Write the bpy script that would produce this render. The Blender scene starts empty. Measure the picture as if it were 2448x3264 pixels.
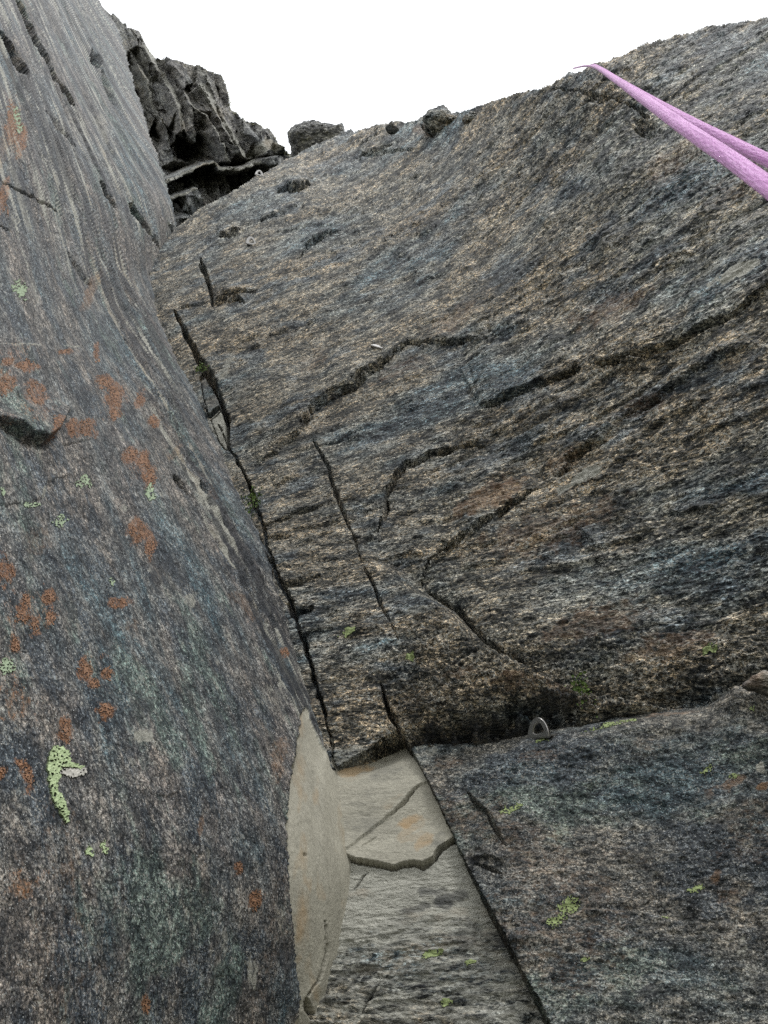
import bpy, bmesh, math, random
import numpy as np
from mathutils import Vector, Matrix
from mathutils.geometry import delaunay_2d_cdt

# ------------------------------------------------------------------ camera, sky, sun
F, CX, CY = 2750.0, 1224.0, 1632.0
PITCH = math.radians(52)
CAM = np.array([0.0, 0.0, 1.55])
SP, CP = math.sin(PITCH), math.cos(PITCH)
sc = bpy.context.scene
cd = bpy.data.cameras.new("camera"); cam = bpy.data.objects.new("camera", cd)
sc.collection.objects.link(cam); sc.camera = cam
cam.location = CAM
cam.rotation_euler = (math.radians(90) + PITCH, 0, 0)
cd.sensor_width = 36.0; cd.sensor_fit = 'AUTO'; cd.lens = 36.0 * F / 3264.0
cd.clip_start = 0.02; cd.clip_end = 2000

SUN_EL, SUN_AZ = math.radians(58), math.radians(150)      # azimuth measured from +Y towards +X
w = bpy.data.worlds.new("World"); sc.world = w; w.use_nodes = True
nt = w.node_tree; nt.nodes.clear()
out = nt.nodes.new("ShaderNodeOutputWorld"); bg = nt.nodes.new("ShaderNodeBackground")
sky = nt.nodes.new("ShaderNodeTexSky"); sky.sky_type = 'NISHITA'; sky.sun_disc = False
sky.sun_elevation = SUN_EL; sky.sun_rotation = SUN_AZ
sky.dust_density = 4.0
mx = nt.nodes.new("ShaderNodeMix"); mx.data_type = 'RGBA'
mx.inputs[0].default_value = 0.93                          # a closed, even cloud cover over the blue
mx.inputs[7].default_value = (13.6, 13.9, 14.2, 1)
nt.links.new(sky.outputs[0], mx.inputs[6]); nt.links.new(mx.outputs[2], bg.inputs[0])
bg.inputs[1].default_value = 0.1
nt.links.new(bg.outputs[0], out.inputs[0])
sd_ = bpy.data.lights.new("sun", 'SUN'); sun = bpy.data.objects.new("sun", sd_)
sc.collection.objects.link(sun)
sd_.energy = 1.5; sd_.angle = math.radians(12); sd_.color = (1, .985, .97)
sdir = Vector((math.sin(SUN_AZ) * math.cos(SUN_EL), math.cos(SUN_AZ) * math.cos(SUN_EL), math.sin(SUN_EL)))
sun.rotation_euler = sdir.to_track_quat('Z', 'Y').to_euler()
sc.view_settings.view_transform = 'Standard'; sc.view_settings.look = 'None'
sc.cycles.use_denoising = False
sc.view_settings.exposure = 0.38; sc.view_settings.gamma = 1.0
sc.view_settings.use_curve_mapping = False

# ------------------------------------------------------------------ maths helpers
f32 = np.float32

def unproj(x, y, q):
    """photograph position + inverse depth -> world point(s)"""
    d = 1.0 / q
    X = (x - CX) / F * d; Y = -(y - CY) / F * d
    return np.stack([X + CAM[0], -SP * Y + CP * d + CAM[1], CP * Y + SP * d + CAM[2]], -1)

_g = np.random.RandomState(7).normal(size=(256, 3)); _g /= np.linalg.norm(_g, axis=1)[:, None]
GX, GY, GZ = [_g[:, i].astype(f32) for i in range(3)]

def perlin(x, y, z, seed=0):
    x = np.asarray(x, f32); y = np.asarray(y, f32); z = np.asarray(z, f32) + f32(seed * 17.31)
    x, y, z = np.broadcast_arrays(x, y, z)
    xf, yf, zf = np.floor(x), np.floor(y), np.floor(z)
    xi, yi, zi = xf.astype(np.int32), yf.astype(np.int32), zf.astype(np.int32)
    x = x - xf; y = y - yf; z = z - zf
    u = x * x * x * (x * (x * 6 - 15) + 10); v = y * y * y * (y * (y * 6 - 15) + 10); w_ = z * z * z * (z * (z * 6 - 15) + 10)
    hx = (xi * 73856093, (xi + 1) * 73856093); hy = (yi * 19349663, (yi + 1) * 19349663); hz = (zi * 83492791, (zi + 1) * 83492791)
    r = 0
    for a in (0, 1):
        for b in (0, 1):
            for c in (0, 1):
                h = hx[a] ^ hy[b] ^ hz[c]
                h = (h ^ (h >> 13)) & 0x7fffffff
                h = (h * 1274126177) & 0x7fffffff
                h = (h >> 11) & 255
                d = GX[h] * (x - a) + GY[h] * (y - b) + GZ[h] * (z - c)
                r = r + d * (u if a else 1 - u) * (v if b else 1 - v) * (w_ if c else 1 - w_)
    return r * 1.6

def fbm(x, y, z, octs=4, gain=.5, lac=2.03, seed=0):
    r = 0; a = 1.0; k = 1.0
    for i in range(octs):
        r = r + a * perlin(x * k, y * k, z * k, seed + i * 3); a *= gain; k *= lac
    return r

def smooth(a, b, x):
    t = np.clip((x - a) / (b - a), 0, 1); return t * t * (3 - 2 * t)

def saw(p, edge=.12):
    """terrace: slow rise, abrupt fall"""
    p = p - np.floor(p)
    return np.where(p < 1 - edge, p / (1 - edge), (1 - p) / edge)

class TPS:
    def __init__(s, pts, lam=1e-4):
        p = np.array(pts, float); s.c = p[:, :2] / 1000; n = len(p)
        K = s.k(np.linalg.norm(s.c[:, None] - s.c[None], axis=2)) + lam * np.eye(n)
        A = np.zeros((n + 3, n + 3)); A[:n, :n] = K; A[:n, n] = 1; A[:n, n + 1:] = s.c; A[n, :n] = 1; A[n + 1:, :n] = s.c.T
        s.w = np.linalg.solve(A, np.concatenate([p[:, 2], [0, 0, 0]]))
    @staticmethod
    def k(r): return np.where(r > 1e-9, r * r * np.log(np.maximum(r, 1e-9)), 0)
    def __call__(s, x, y):
        x = np.asarray(x, float) / 1000; y = np.asarray(y, float) / 1000; n = len(s.c)
        r = s.w[n] + s.w[n + 1] * x + s.w[n + 2] * y
        for i in range(n):
            d2 = (x - s.c[i, 0]) ** 2 + (y - s.c[i, 1]) ** 2
            r = r + s.w[i] * 0.5 * d2 * np.log(np.maximum(d2, 1e-18))
        return r

def polydist(X, Y, pts, pad=1e9):
    """distance, signed side (+ = left of travel as seen, i.e. above a line drawn left to right) and run along a polyline"""
    pts = np.array(pts, float)
    best = np.full(X.shape, 1e9); side = np.zeros(X.shape); run = np.zeros(X.shape); L = 0
    for (x0, y0), (x1, y1) in zip(pts[:-1], pts[1:]):
        dx, dy = x1 - x0, y1 - y0; l = math.hypot(dx, dy)
        t = np.clip(((X - x0) * dx + (Y - y0) * dy) / (l * l), 0, 1)
        d = np.hypot(X - x0 - t * dx, Y - y0 - t * dy)
        m = d < best
        best = np.where(m, d, best); side = np.where(m, -np.sign((X - x0) * -dy + (Y - y0) * dx), side)
        run = np.where(m, L + t * l, run); L += l
    return best, side, run / L

def inpoly(X, Y, poly):
    r = np.zeros(X.shape, bool); n = len(poly)
    for i in range(n):
        x0, y0 = poly[i]; x1, y1 = poly[(i + 1) % n]
        if y0 == y1: continue
        c = ((y0 > Y) != (y1 > Y)) & (X < (x1 - x0) * (Y - y0) / (y1 - y0) + x0)
        r ^= c
    return r

# crops of the photograph used for tracing -> photograph coordinates
def fu(p): return [(x * 1.4756, y * 1.4756) for x, y in p]
def c1(p): return [(x * .7378, y * .7378) for x, y in p]
def c3(p): return [(x * .7378, y * .7378 + 1088) for x, y in p]
def c4(p): return [(x * .7378 + 1224, y * .7378 + 1088) for x, y in p]
def c5(p): return [(x * .7378, y * .7378 + 2176) for x, y in p]
def c6(p): return [(x * .7378 + 1224, y * .7378 + 2176) for x, y in p]
def c7(p): return [(x * .4822 + 350, y * .4822 + 50) for x, y in p]
def c8(p): return [(x * .3617 + 900, y * .3617 + 2000) for x, y in p]

# ------------------------------------------------------------------ materials
def rgb(c): return (c[0], c[1], c[2], 1)

class NT:
    def __init__(s, name):
        s.m = bpy.data.materials.new(name); s.m.use_nodes = True; s.t = s.m.node_tree
        s.p = s.t.nodes["Principled BSDF"]
    def n(s, t, **k):
        o = s.t.nodes.new(t)
        for a, b in k.items(): setattr(o, a, b)
        return o
    def l(s, a, b): s.t.links.new(a, b)
    def noise(s, vec, scale, detail=4, rough=.6, stretch=(1, 1, 1), off=(0, 0, 0)):
        m = s.n("ShaderNodeMapping"); m.inputs[3].default_value = stretch; m.inputs[1].default_value = off
        s.l(vec, m.inputs[0])
        o = s.n("ShaderNodeTexNoise"); o.inputs["Scale"].default_value = scale
        o.inputs["Detail"].default_value = detail; o.inputs["Roughness"].default_value = rough
        s.l(m.outputs[0], o.inputs["Vector"]); return o.outputs[0]
    def ramp(s, fac, stops, interp='LINEAR'):
        r = s.n("ShaderNodeValToRGB"); r.color_ramp.interpolation = interp
        e = r.color_ramp.elements
        while len(e) < len(stops): e.new(.5)
        for i, (p, c) in enumerate(stops):
            e[i].position = p; e[i].color = rgb(c) if not isinstance(c, (int, float)) else (c, c, c, 1)
        s.l(fac, r.inputs[0]); return r.outputs[0]
    def mix(s, fac, a, b, mode='MIX'):
        m = s.n("ShaderNodeMix"); m.data_type = 'RGBA'; m.blend_type = mode
        for i, v in ((0, fac), (6, a), (7, b)):
            if isinstance(v, (int, float)): m.inputs[i].default_value = v if i == 0 else (v, v, v, 1)
            elif isinstance(v, tuple): m.inputs[i].default_value = rgb(v)
            else: s.l(v, m.inputs[i])
        return m.outputs[2]
    def math(s, op, a, b=0.0, clamp=False):
        m = s.n("ShaderNodeMath"); m.operation = op; m.use_clamp = clamp
        for i, v in ((0, a), (1, b)):
            if isinstance(v, (int, float)): m.inputs[i].default_value = v
            else: s.l(v, m.inputs[i])
        return m.outputs[0]
    def bump(s, h, strength, dist):
        b = s.n("ShaderNodeBump"); b.inputs["Strength"].default_value = strength; b.inputs["Distance"].default_value = dist
        s.l(h, b.inputs["Height"]); s.l(b.outputs[0], s.p.inputs["Normal"])

def rock_material(name, tones, blotch, k=1.0, bk=1.0, aniso=4.0, grain=(.45, 1.7), flake=(.36, .35, .31), 
                  speck=.0, cell=1.0, flakes=.14, pale=(.36, .355, .305), rust=(.20, .115, .06), dark=(.018, .02, .024), bump=.6, rough=.62):
    """tones: four colours of the grain, dark to light; blotch: (colour, colour) of the large patches.
       Vertex masks: r rust, g fresh pale rock and some painted light, b dark film and some painted shade, read from the mesh attribute 'stain'."""
    s = NT(name)
    at = s.n("ShaderNodeAttribute", attribute_name="foliation"); v = at.outputs["Vector"]
    st = s.n("ShaderNodeAttribute", attribute_name="stain"); sep = s.n("ShaderNodeSeparateColor"); s.l(st.outputs["Color"], sep.inputs[0])
    a = aniso
    n_big = s.noise(v, 1.6 * k * bk, 5, .66, (1 / 2.0, 1, 1))
    n_big2 = s.noise(v, 2.6 * k * bk, 5, .65, (1 / 2.5, 1, 1), (9, 3, 5))
    n_mid = s.noise(v, 14 * k, 5, .7, (1 / (a * .6), 1, 1), (3, 7, 1))
    n_fine = s.noise(v, 75 * k, 5, .75, (1 / a, 1, 1), (1, 2, 8))
    n_iso = s.noise(v, 260 * k, 2, .75, (1 / (1 + a * .2), 1, 1), (8, 1, 3))
    # flakes: two sizes of stretched cells, each with its own tone and a rim darkened by painted gap shadow
    fl = []
    for sc_, st_ in ((105 * k, a * .75), (230 * k, a * .55)):
        mp = s.n("ShaderNodeMapping"); mp.inputs[3].default_value = (1 / st_, 1, 1)
        vv = s.n("ShaderNodeVectorMath"); vv.operation = 'MULTIPLY_ADD'
        nz = s.n("ShaderNodeTexNoise"); nz.inputs["Scale"].default_value = 30 * k; nz.inputs["Detail"].default_value = 2; s.l(v, nz.inputs["Vector"])
        s.l(nz.outputs["Color"], vv.inputs[0]); vv.inputs[1].default_value = (.02 / k,) * 3; s.l(v, vv.inputs[2]); s.l(vv.outputs[0], mp.inputs[0])
        vo = s.n("ShaderNodeTexVoronoi"); vo.inputs["Scale"].default_value = sc_; s.l(mp.outputs[0], vo.inputs["Vector"])
        se = s.n("ShaderNodeSeparateColor"); s.l(vo.outputs["Color"], se.inputs[0]); fl.append((vo.outputs["Distance"], se))
    tone = s.math('ADD', s.math('MULTIPLY', n_mid, .5), s.math('MULTIPLY', n_fine, .5))
    tone = s.math('ADD', tone, s.math('MULTIPLY', s.math('SUBTRACT', fl[0][1].outputs[0], .5), cell * .13))
    tone = s.math('ADD', tone, s.math('MULTIPLY', s.math('SUBTRACT', fl[1][1].outputs[0], .5), cell * .15))
    col = s.ramp(tone, [(.37, tones[0]), (.46, tones[1]), (.54, tones[2]), (.64, tones[3])])
    b1 = s.ramp(n_big, [(.40, 0.0), (.60, 1.0)])
    b2 = s.ramp(n_big2, [(.42, 0.0), (.58, 1.0)])
    tint = s.mix(b1, blotch[0], blotch[1])
    tint = s.mix(s.math('MULTIPLY', b2, .8), tint, blotch[2])
    if len(blotch) > 3:
        n_b3 = s.noise(v, 3.4 * k * bk, 5, .66, (1 / 2.0, 1, 1), (2, 14, 6)); n_b4 = s.noise(v, 2.2 * k * bk, 5, .66, (1 / 2.0, 1, 1), (21, 4, 6))
        tint = s.mix(s.ramp(n_b3, [(.53, 0.0), (.60, .85)]), tint, blotch[3])
        tint = s.mix(s.ramp(n_b4, [(.55, 0.0), (.62, .85)]), tint, blotch[4])
    col = s.mix(1.0, col, tint, 'MULTIPLY')
    g = s.ramp(n_iso, [(.36, grain[0]), (.5, 1.0), (.64, grain[1])])
    col = s.mix(1.0, col, g, 'MULTIPLY')
    rim = s.ramp(fl[0][0], [(.35, 1.0), (.75, 1.0 - .55 * cell)])
    col = s.mix(1.0, col, rim, 'MULTIPLY')
    fm = s.math('MULTIPLY', s.math('GREATER_THAN', fl[1][1].outputs[1], 1 - flakes), s.ramp(n_mid, [(.42, 0.0), (.6, 1.0)]))
    col = s.mix(s.math('MULTIPLY', fm, .75), col, flake)  # bright cells: mica glints painted into the colour
    if speck:
        vo = s.n("ShaderNodeTexVoronoi"); vo.inputs["Scale"].default_value = 150 * k; s.l(v, vo.inputs["Vector"])
        sp = s.ramp(vo.outputs["Distance"], [(.14, 1.0), (.30, 0.0)])
        sel = s.n("ShaderNodeSeparateColor"); s.l(vo.outputs["Color"], sel.inputs[0])
        col = s.mix(s.math('MULTIPLY', sp, s.math('GREATER_THAN', sel.outputs[0], 1 - speck)), col, (.40, .41, .40))
        col = s.mix(s.math('MULTIPLY', s.math('MULTIPLY', sp, .8), s.math('LESS_THAN', sel.outputs[0], speck * 1.1)), col, (.02, .021, .024))
    # stains, with the light and shade painted among them
    r_ = s.ramp(s.math('ADD', sep.outputs[0], s.math('MULTIPLY', s.math('SUBTRACT', n_fine, .5), 1.3)), [(.30, 0.0), (.85, .85)])
    col = s.mix(r_, col, s.mix(1.0, rust, s.ramp(n_iso, [(.35, .5), (.65, 1.6)]), 'MULTIPLY'))
    pc = s.mix(s.ramp(n_mid, [(.35, 0.0), (.65, 1.0)]), pale, tuple(c * .74 for c in pale))
    pc = s.mix(1.0, pc, s.ramp(n_iso, [(.3, .8), (.7, 1.18)]), 'MULTIPLY')
    pk = s.ramp(s.math('ADD', sep.outputs[1], s.math('MULTIPLY', s.math('SUBTRACT', n_fine, .5), 1.1)), [(.35, 0.0), (.6, 1.0)])
    pr = s.ramp(s.math('ADD', sep.outputs[0], s.math('MULTIPLY', s.math('SUBTRACT', n_mid, .5), 1.2)), [(.2, 0.0), (.8, .8)])
    pc = s.mix(pr, pc, (.30, .20, .10))
    col = s.mix(pk, col, pc)
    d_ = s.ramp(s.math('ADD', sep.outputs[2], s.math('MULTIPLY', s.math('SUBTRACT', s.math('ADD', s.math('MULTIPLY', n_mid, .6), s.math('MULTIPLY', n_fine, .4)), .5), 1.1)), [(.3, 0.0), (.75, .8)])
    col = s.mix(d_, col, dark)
    og = s.math('ADD', s.math('MULTIPLY', s.math('SUBTRACT', n_fine, .5), 1.5), s.math('MULTIPLY', s.math('SUBTRACT', n_iso, .5), .9))
    of_ = s.ramp(s.math('ADD', st.outputs["Alpha"], og), [(.42, 0.0), (.64, .75)])
    col = s.mix(of_, col, s.mix(s.ramp(n_iso, [(.4, 0.0), (.6, 1.0)]), (.13, .055, .022), (.32, .145, .06)))
    s.l(col, s.p.inputs["Base Color"])
    s.p.inputs["Roughness"].default_value = rough
    s.p.inputs["Specular IOR Level"].default_value = .22
    hh = s.math('ADD', s.math('MULTIPLY', n_fine, 1.0), s.math('MULTIPLY', n_iso, .35))
    hh = s.math('SUBTRACT', hh, s.math('MULTIPLY', fl[0][0], .55 * cell))
    hh = s.math('ADD', hh, s.math('MULTIPLY', fl[1][1].outputs[2], .22 * cell))
    s.bump(hh, bump, .012 / k)
    return s.m

M = {}
M['right'] = rock_material('weathered_schist', [(.006, .009, .012), (.048, .058, .063), (.158, .166, .162), (.60, .60, .56)],
                           [(1.16, 1.00, .80), (.56, .78, .92), (1.42, 1.08, .74), (.50, .62, .74), (1.30, 1.10, .86)], k=1.0, bk=1.2, aniso=3.4, flakes=.26, flake=(.42, .42, .38), bump=1.0, grain=(.22, 2.2))
M['left'] = rock_material('lichened_schist', [(.020, .025, .030), (.068, .078, .084), (.135, .145, .145), (.34, .355, .34)],
                          [(1.12, .97, .92), (.60, .86, .98), (1.25, 1.02, .88), (.48, .56, .66), (.86, 1.06, .94)], k=1.8, bk=2.0, aniso=1.9, speck=.34, flakes=.10, cell=.9, bump=1.0, grain=(.34, 1.9))
M['slab'] = rock_material('slab_schist', [(.018, .022, .025), (.070, .079, .083), (.145, .151, .146), (.36, .36, .335)],
                          [(1.10, .97, .91), (.66, .87, .96), (1.22, 1.04, .87), (.50, .57, .66), (.90, 1.05, .92)], k=1.5, bk=1.6, aniso=1.8, speck=.24, flakes=.12, cell=.9, bump=1.0, grain=(.32, 2.0))
M['pale'] = rock_material('fresh_pale_schist', [(.12, .13, .125), (.20, .205, .19), (.265, .265, .238), (.35, .345, .31)],
                          [(1.0, 1.0, .95), (.72, .84, .90), (1.15, 1.0, .80)], k=1.0, aniso=4, grain=(.65, 1.35), cell=.3, flakes=.0, bump=.45, speck=.03,
                          rust=(.25, .16, .075), dark=(.045, .05, .052), pale=(.30, .285, .23))
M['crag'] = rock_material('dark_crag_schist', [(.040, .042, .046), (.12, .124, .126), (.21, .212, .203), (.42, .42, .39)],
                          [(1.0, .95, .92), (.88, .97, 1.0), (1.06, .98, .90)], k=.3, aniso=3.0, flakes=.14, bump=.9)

def simple_mat(name, c0, c1_, scale, rough=.7, metal=0.0, bump=0.0, spec=.5):
    s = NT(name)
    tc = s.n("ShaderNodeTexCoord")
    n = s.noise(tc.outputs["Object"], scale, 4, .7)
    s.l(s.ramp(n, [(.35, c0), (.65, c1_)]), s.p.inputs["Base Color"])
    s.p.inputs["Roughness"].default_value = rough; s.p.inputs["Metallic"].default_value = metal
    s.p.inputs["Specular IOR Level"].default_value = spec
    if bump: s.bump(n, bump, .004)
    return s.m

M['orange'] = simple_mat('orange_lichen', (.11, .058, .032), (.25, .125, .062), 160, .85, bump=.5)
M['olive'] = simple_mat('dull_green_lichen', (.11, .14, .05), (.24, .29, .12), 160, .85, bump=.5)
M['lime'] = simple_mat('map_lichen', (.22, .29, .14), (.42, .50, .29), 220, .85, bump=.6)
M['mint'] = simple_mat('pale_green_lichen', (.17, .22, .14), (.30, .37, .24), 160, .85, bump=.5)
M['white'] = simple_mat('whitish_lichen', (.26, .25, .22), (.50, .48, .43), 160, .85, bump=.5)
M['steel'] = simple_mat('brushed_steel', (.26, .25, .24), (.40, .39, .37), 300, .24, 1.0, .05)
M['moss'] = simple_mat('moss_green', (.05, .09, .02), (.13, .19, .04), 60, .8)
M['grass'] = simple_mat('dry_grass', (.14, .14, .05), (.28, .27, .12), 30, .8)
M['ground'] = simple_mat('stony_turf', (.05, .06, .03), (.14, .13, .10), 1.5, .9)

# ------------------------------------------------------------------ object helpers
COL = sc.collection
def tag(o, label=None, cat=None, group=None, kind=None):
    if label: o['label'] = label
    if cat: o['category'] = cat
    if group: o['group'] = group
    if kind: o['kind'] = kind
    return o

def mesh_obj(name, verts, faces, mat, parent=None, attrs=None, smooth_=False):
    """verts (n,3) array; faces (m,4) or (m,3) int array or a list"""
    me = bpy.data.meshes.new(name)
    if isinstance(faces, np.ndarray):
        k = faces.shape[1]
        me.vertices.add(len(verts)); me.vertices.foreach_set("co", np.asarray(verts, f32).ravel())
        me.loops.add(faces.size); me.loops.foreach_set("vertex_index", faces.astype(np.int32).ravel())
        me.polygons.add(len(faces))
        me.polygons.foreach_set("loop_start", np.arange(0, faces.size, k, dtype=np.int32))
        me.update(calc_edges=True)
    else:
        me.from_pydata([tuple(map(float, v)) for v in verts], [], faces); me.update()
    if smooth_: me.polygons.foreach_set("use_smooth", np.ones(len(me.polygons), bool))
    for an, (ty, data) in (attrs or {}).items():
        a = me.attributes.new(an, ty, 'POINT')
        a.data.foreach_set("vector" if ty == 'FLOAT_VECTOR' else "color", np.asarray(data, f32).ravel())
    me.materials.append(mat)
    o = bpy.data.objects.new(name, me); COL.objects.link(o)
    if parent: o.parent = parent
    return o

def axis(lo, hi, a, b, step, grow=1.12, cap=90):
    """dense between a and b, ever coarser out to lo and hi"""
    v = list(np.arange(a, b + step, step)); s = step
    while v[-1] < hi: s = min(s * grow, cap); v.append(v[-1] + s)
    s = step
    while v[0] > lo: s = min(s * grow, cap); v.insert(0, v[0] - s)
    return np.array(v)

class Sheet:
    """a rock surface: base shape from inverse depths at traced points, relief along its own normal"""
    def __init__(s, xs, ys, qf):
        s.xs, s.ys = xs, ys; s.X, s.Y = np.meshgrid(xs, ys)
        s.q = qf(s.X, s.Y); s.q = np.maximum(s.q, .02)
        s.P0 = unproj(s.X, s.Y, s.q)
        du = np.gradient(s.P0, axis=1); dv = np.gradient(s.P0, axis=0)
        n = np.cross(dv, du); n /= np.linalg.norm(n, axis=2)[..., None] + 1e-12
        flip = np.sum(n * (CAM - s.P0), axis=2) < 0; n[flip] *= -1
        s.N = n; s.H = np.zeros(s.X.shape); s.stain = np.zeros(s.X.shape + (4,), f32)
    def frame(s, origin_px, dir_px, polar=False, power=0.0):
        """foliation coordinates (s along, t across, n out) in metres; polar: the layers fan out from origin"""
        o = unproj(np.array(origin_px[0], float), np.array(origin_px[1], float), origin_px[2])
        n = s.N[s.N.shape[0] // 2, s.N.shape[1] // 2]
        e = unproj(np.array(dir_px[0], float), np.array(dir_px[1], float), dir_px[2]) - o
        e -= n * e.dot(n); e /= np.linalg.norm(e); b = np.cross(n, e)
        R = s.P0 - o
        a, c, h = R @ e, R @ b, R @ n
        if polar:
            r = np.maximum(np.hypot(a, c), .05); R0 = polar
            s.sc = r / R0; al = np.log(r / R0) if not power else (1 - (R0 / r) ** power) / power
            a, c, h = R0 * al, R0 * np.arctan2(c, a), h / s.sc
        else: s.sc = np.ones_like(a)
        s.a, s.c, s.h = a.astype(f32), c.astype(f32), h.astype(f32)
    def crack(s, pts, wpx, depth, jag=.5, power=1.0, taper=True, vary=.9):
        x0 = min(p[0] for p in pts) - 90; x1 = max(p[0] for p in pts) + 90; y0 = min(p[1] for p in pts) - 90; y1 = max(p[1] for p in pts) + 90
        i0, i1 = np.searchsorted(s.xs, [x0, x1]); j0, j1 = np.searchsorted(s.ys, [y0, y1])
        sl = (slice(j0, j1), slice(i0, i1)); X, Y = s.X[sl], s.Y[sl]
        jx = perlin(X / 9, Y / 9, 0, 25) * 4.5 * jag + perlin(X / 22, Y / 22, 0, 5) * 7 * jag + perlin(X / 75, Y / 75, 0, 6) * 16 * jag
        d, sd, t = polydist(X + jx, Y + jx * .6, pts)
        ww = wpx * (.8 + vary * np.abs(perlin(X / 60, Y / 60, 2, 9)) * 1.4)
        if taper: ww = ww * np.sqrt(np.clip(4 * t * (1 - t), .02, 1))
        s.H[sl] -= depth * np.clip(1 - d / ww, 0, 1) ** .6
    def step(s, pts, h, fall, jag=.5, edge=3.0, undercut=0.0, noise_w=1.0, below=0.0):
        """rock above (left of travel) stands proud by h metres and sinks back over fall px"""
        pad = fall * 2.5
        x0 = min(p[0] for p in pts) - pad; x1 = max(p[0] for p in pts) + pad; y0 = min(p[1] for p in pts) - pad; y1 = max(p[1] for p in pts) + pad
        i0, i1 = np.searchsorted(s.xs, [x0, x1]); j0, j1 = np.searchsorted(s.ys, [y0, y1])
        sl = (slice(j0, j1), slice(i0, i1)); X, Y = s.X[sl], s.Y[sl]
        jx = perlin(X / 9, Y / 9, 0, 25) * 4.5 * jag + perlin(X / 18, Y / 18, 0, 15) * 6 * jag + perlin(X / 70, Y / 70, 0, 16) * 18 * jag
        d, sd, t = polydist(X + jx * .4, Y + jx, pts)
        k = np.sqrt(np.clip(5 * t * (1 - t), 0, 1)); k = np.where((t < .001) | (t > .999), 0, k)
        hv = h * k * (.75 + .5 * noise_w * perlin(X / 110, Y / 110, 3, 8))
        up = smooth(-edge, edge, d * sd) * np.exp(-np.maximum(d * sd, 0) / fall)
        s.H[sl] += hv * up
        if undercut: s.H[sl] -= undercut * k * np.exp(-np.maximum(-d * sd, 0) / (8 + edge)) * (sd < 0) * (d < 60)
        if below: s.H[sl] -= below * k * np.exp(-d / 70) * (sd < 0)
    def blob(s, ch, blobs, soft=1.0):
        for (x, y, rx, ry, ang, v) in blobs:
            i0, i1 = np.searchsorted(s.xs, [x - 3 * max(rx, ry), x + 3 * max(rx, ry)]); j0, j1 = np.searchsorted(s.ys, [y - 3 * max(rx, ry), y + 3 * max(rx, ry)])
            if i0 == i1 or j0 == j1: continue
            sl = (slice(j0, j1), slice(i0, i1)); X, Y = s.X[sl] - x, s.Y[sl] - y
            c, n = math.cos(math.radians(ang)), math.sin(math.radians(ang))
            u = (X * c - Y * n) / rx; w_ = (X * n + Y * c) / ry
            r = np.sqrt(u * u + w_ * w_) + .45 * perlin(s.X[sl] / 40, s.Y[sl] / 40, 0, 33) + .25 * perlin(s.X[sl] / 14, s.Y[sl] / 14, 0, 34)
            s.stain[sl + (ch,)] = np.maximum(s.stain[sl + (ch,)], v * (1 - smooth(.45, 1.3, r)))
    def finish(s): s.P = (s.P0 + s.N * s.H[..., None])
    def at(s, x, y):
        i = int(np.clip(np.searchsorted(s.xs, x), 0, len(s.xs) - 1)); j = int(np.clip(np.searchsorted(s.ys, y), 0, len(s.ys) - 1))
        return Vector(s.P[j, i]), Vector(s.N[j, i])
    def build(s, name, keep, mat, skirt=.5, parent=None, steps=3, skirt_dir=None, quads=None):
        """keep: mask of grid points; a quad is kept when its four points are"""
        ny, nx = s.X.shape
        k = keep[:-1, :-1] & keep[1:, :-1] & keep[1:, 1:] & keep[:-1, 1:]
        if quads is not None: k = k & quads
        idx = np.arange(ny * nx).reshape(ny, nx)
        j, i = np.nonzero(k)
        q = np.stack([idx[j, i], idx[j + 1, i], idx[j + 1, i + 1], idx[j, i + 1]], 1)
        used = np.zeros(ny * nx, bool); used[q.ravel()] = True
        remap = np.cumsum(used) - 1
        V = s.P.reshape(-1, 3)[used]; N = s.N.reshape(-1, 3)[used]
        Fc = np.stack([s.a, s.c, s.h + (s.H / s.sc).astype(f32)], -1).reshape(-1, 3)[used]
        St = s.stain.reshape(-1, 4)[used]; q = remap[q]
        if skirt:
            kp = np.pad(k, 1)
            E = []
            c = kp[1:-1, 1:-1]
            for (nb, a, b) in ((kp[1:-1, :-2], (0, 0), (1, 0)), (kp[2:, 1:-1], (1, 0), (1, 1)), (kp[1:-1, 2:], (1, 1), (0, 1)), (kp[:-2, 1:-1], (0, 1), (0, 0))):
                jj, ii = np.nonzero(c & ~nb)
                E.append(np.stack([idx[jj + a[0], ii + a[1]], idx[jj + b[0], ii + b[1]]], 1))
            E = remap[np.concatenate(E)]
            bv = np.unique(E); pos = np.zeros(len(V), int); pos[bv] = np.arange(len(bv))
            base = bv.copy(); VV, FF, SS, QQ = [V], [Fc], [St], [q]; cnt = len(V)
            sz = np.maximum(1.0, 0)
            sdv = N[bv] if skirt_dir is None else np.broadcast_to(np.array(skirt_dir), (len(bv), 3))
            for st in range(1, steps + 1):
                dd = skirt * st / steps
                nz = perlin(V[bv, 0] * 9, V[bv, 1] * 9, V[bv, 2] * 9 + st, 3)[:, None] * .03 * skirt
                VV.append(V[bv] - sdv * (dd + nz)); f_ = Fc[bv].copy(); f_[:, 2] += dd; f_[:, 0] += dd * .3; FF.append(f_); SS.append(St[bv])
                nw = cnt + np.arange(len(bv))
                QQ.append(np.stack([base[pos[E[:, 1]]], base[pos[E[:, 0]]], nw[pos[E[:, 0]]], nw[pos[E[:, 1]]]], 1))
                base = nw; cnt += len(bv)
            V, Fc, St, q = np.concatenate(VV), np.concatenate(FF), np.concatenate(SS), np.concatenate(QQ)
        return mesh_obj(name, V, q[:, ::-1].copy(), mat, parent, {'foliation': ('FLOAT_VECTOR', Fc), 'stain': ('FLOAT_COLOR', St)})

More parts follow.
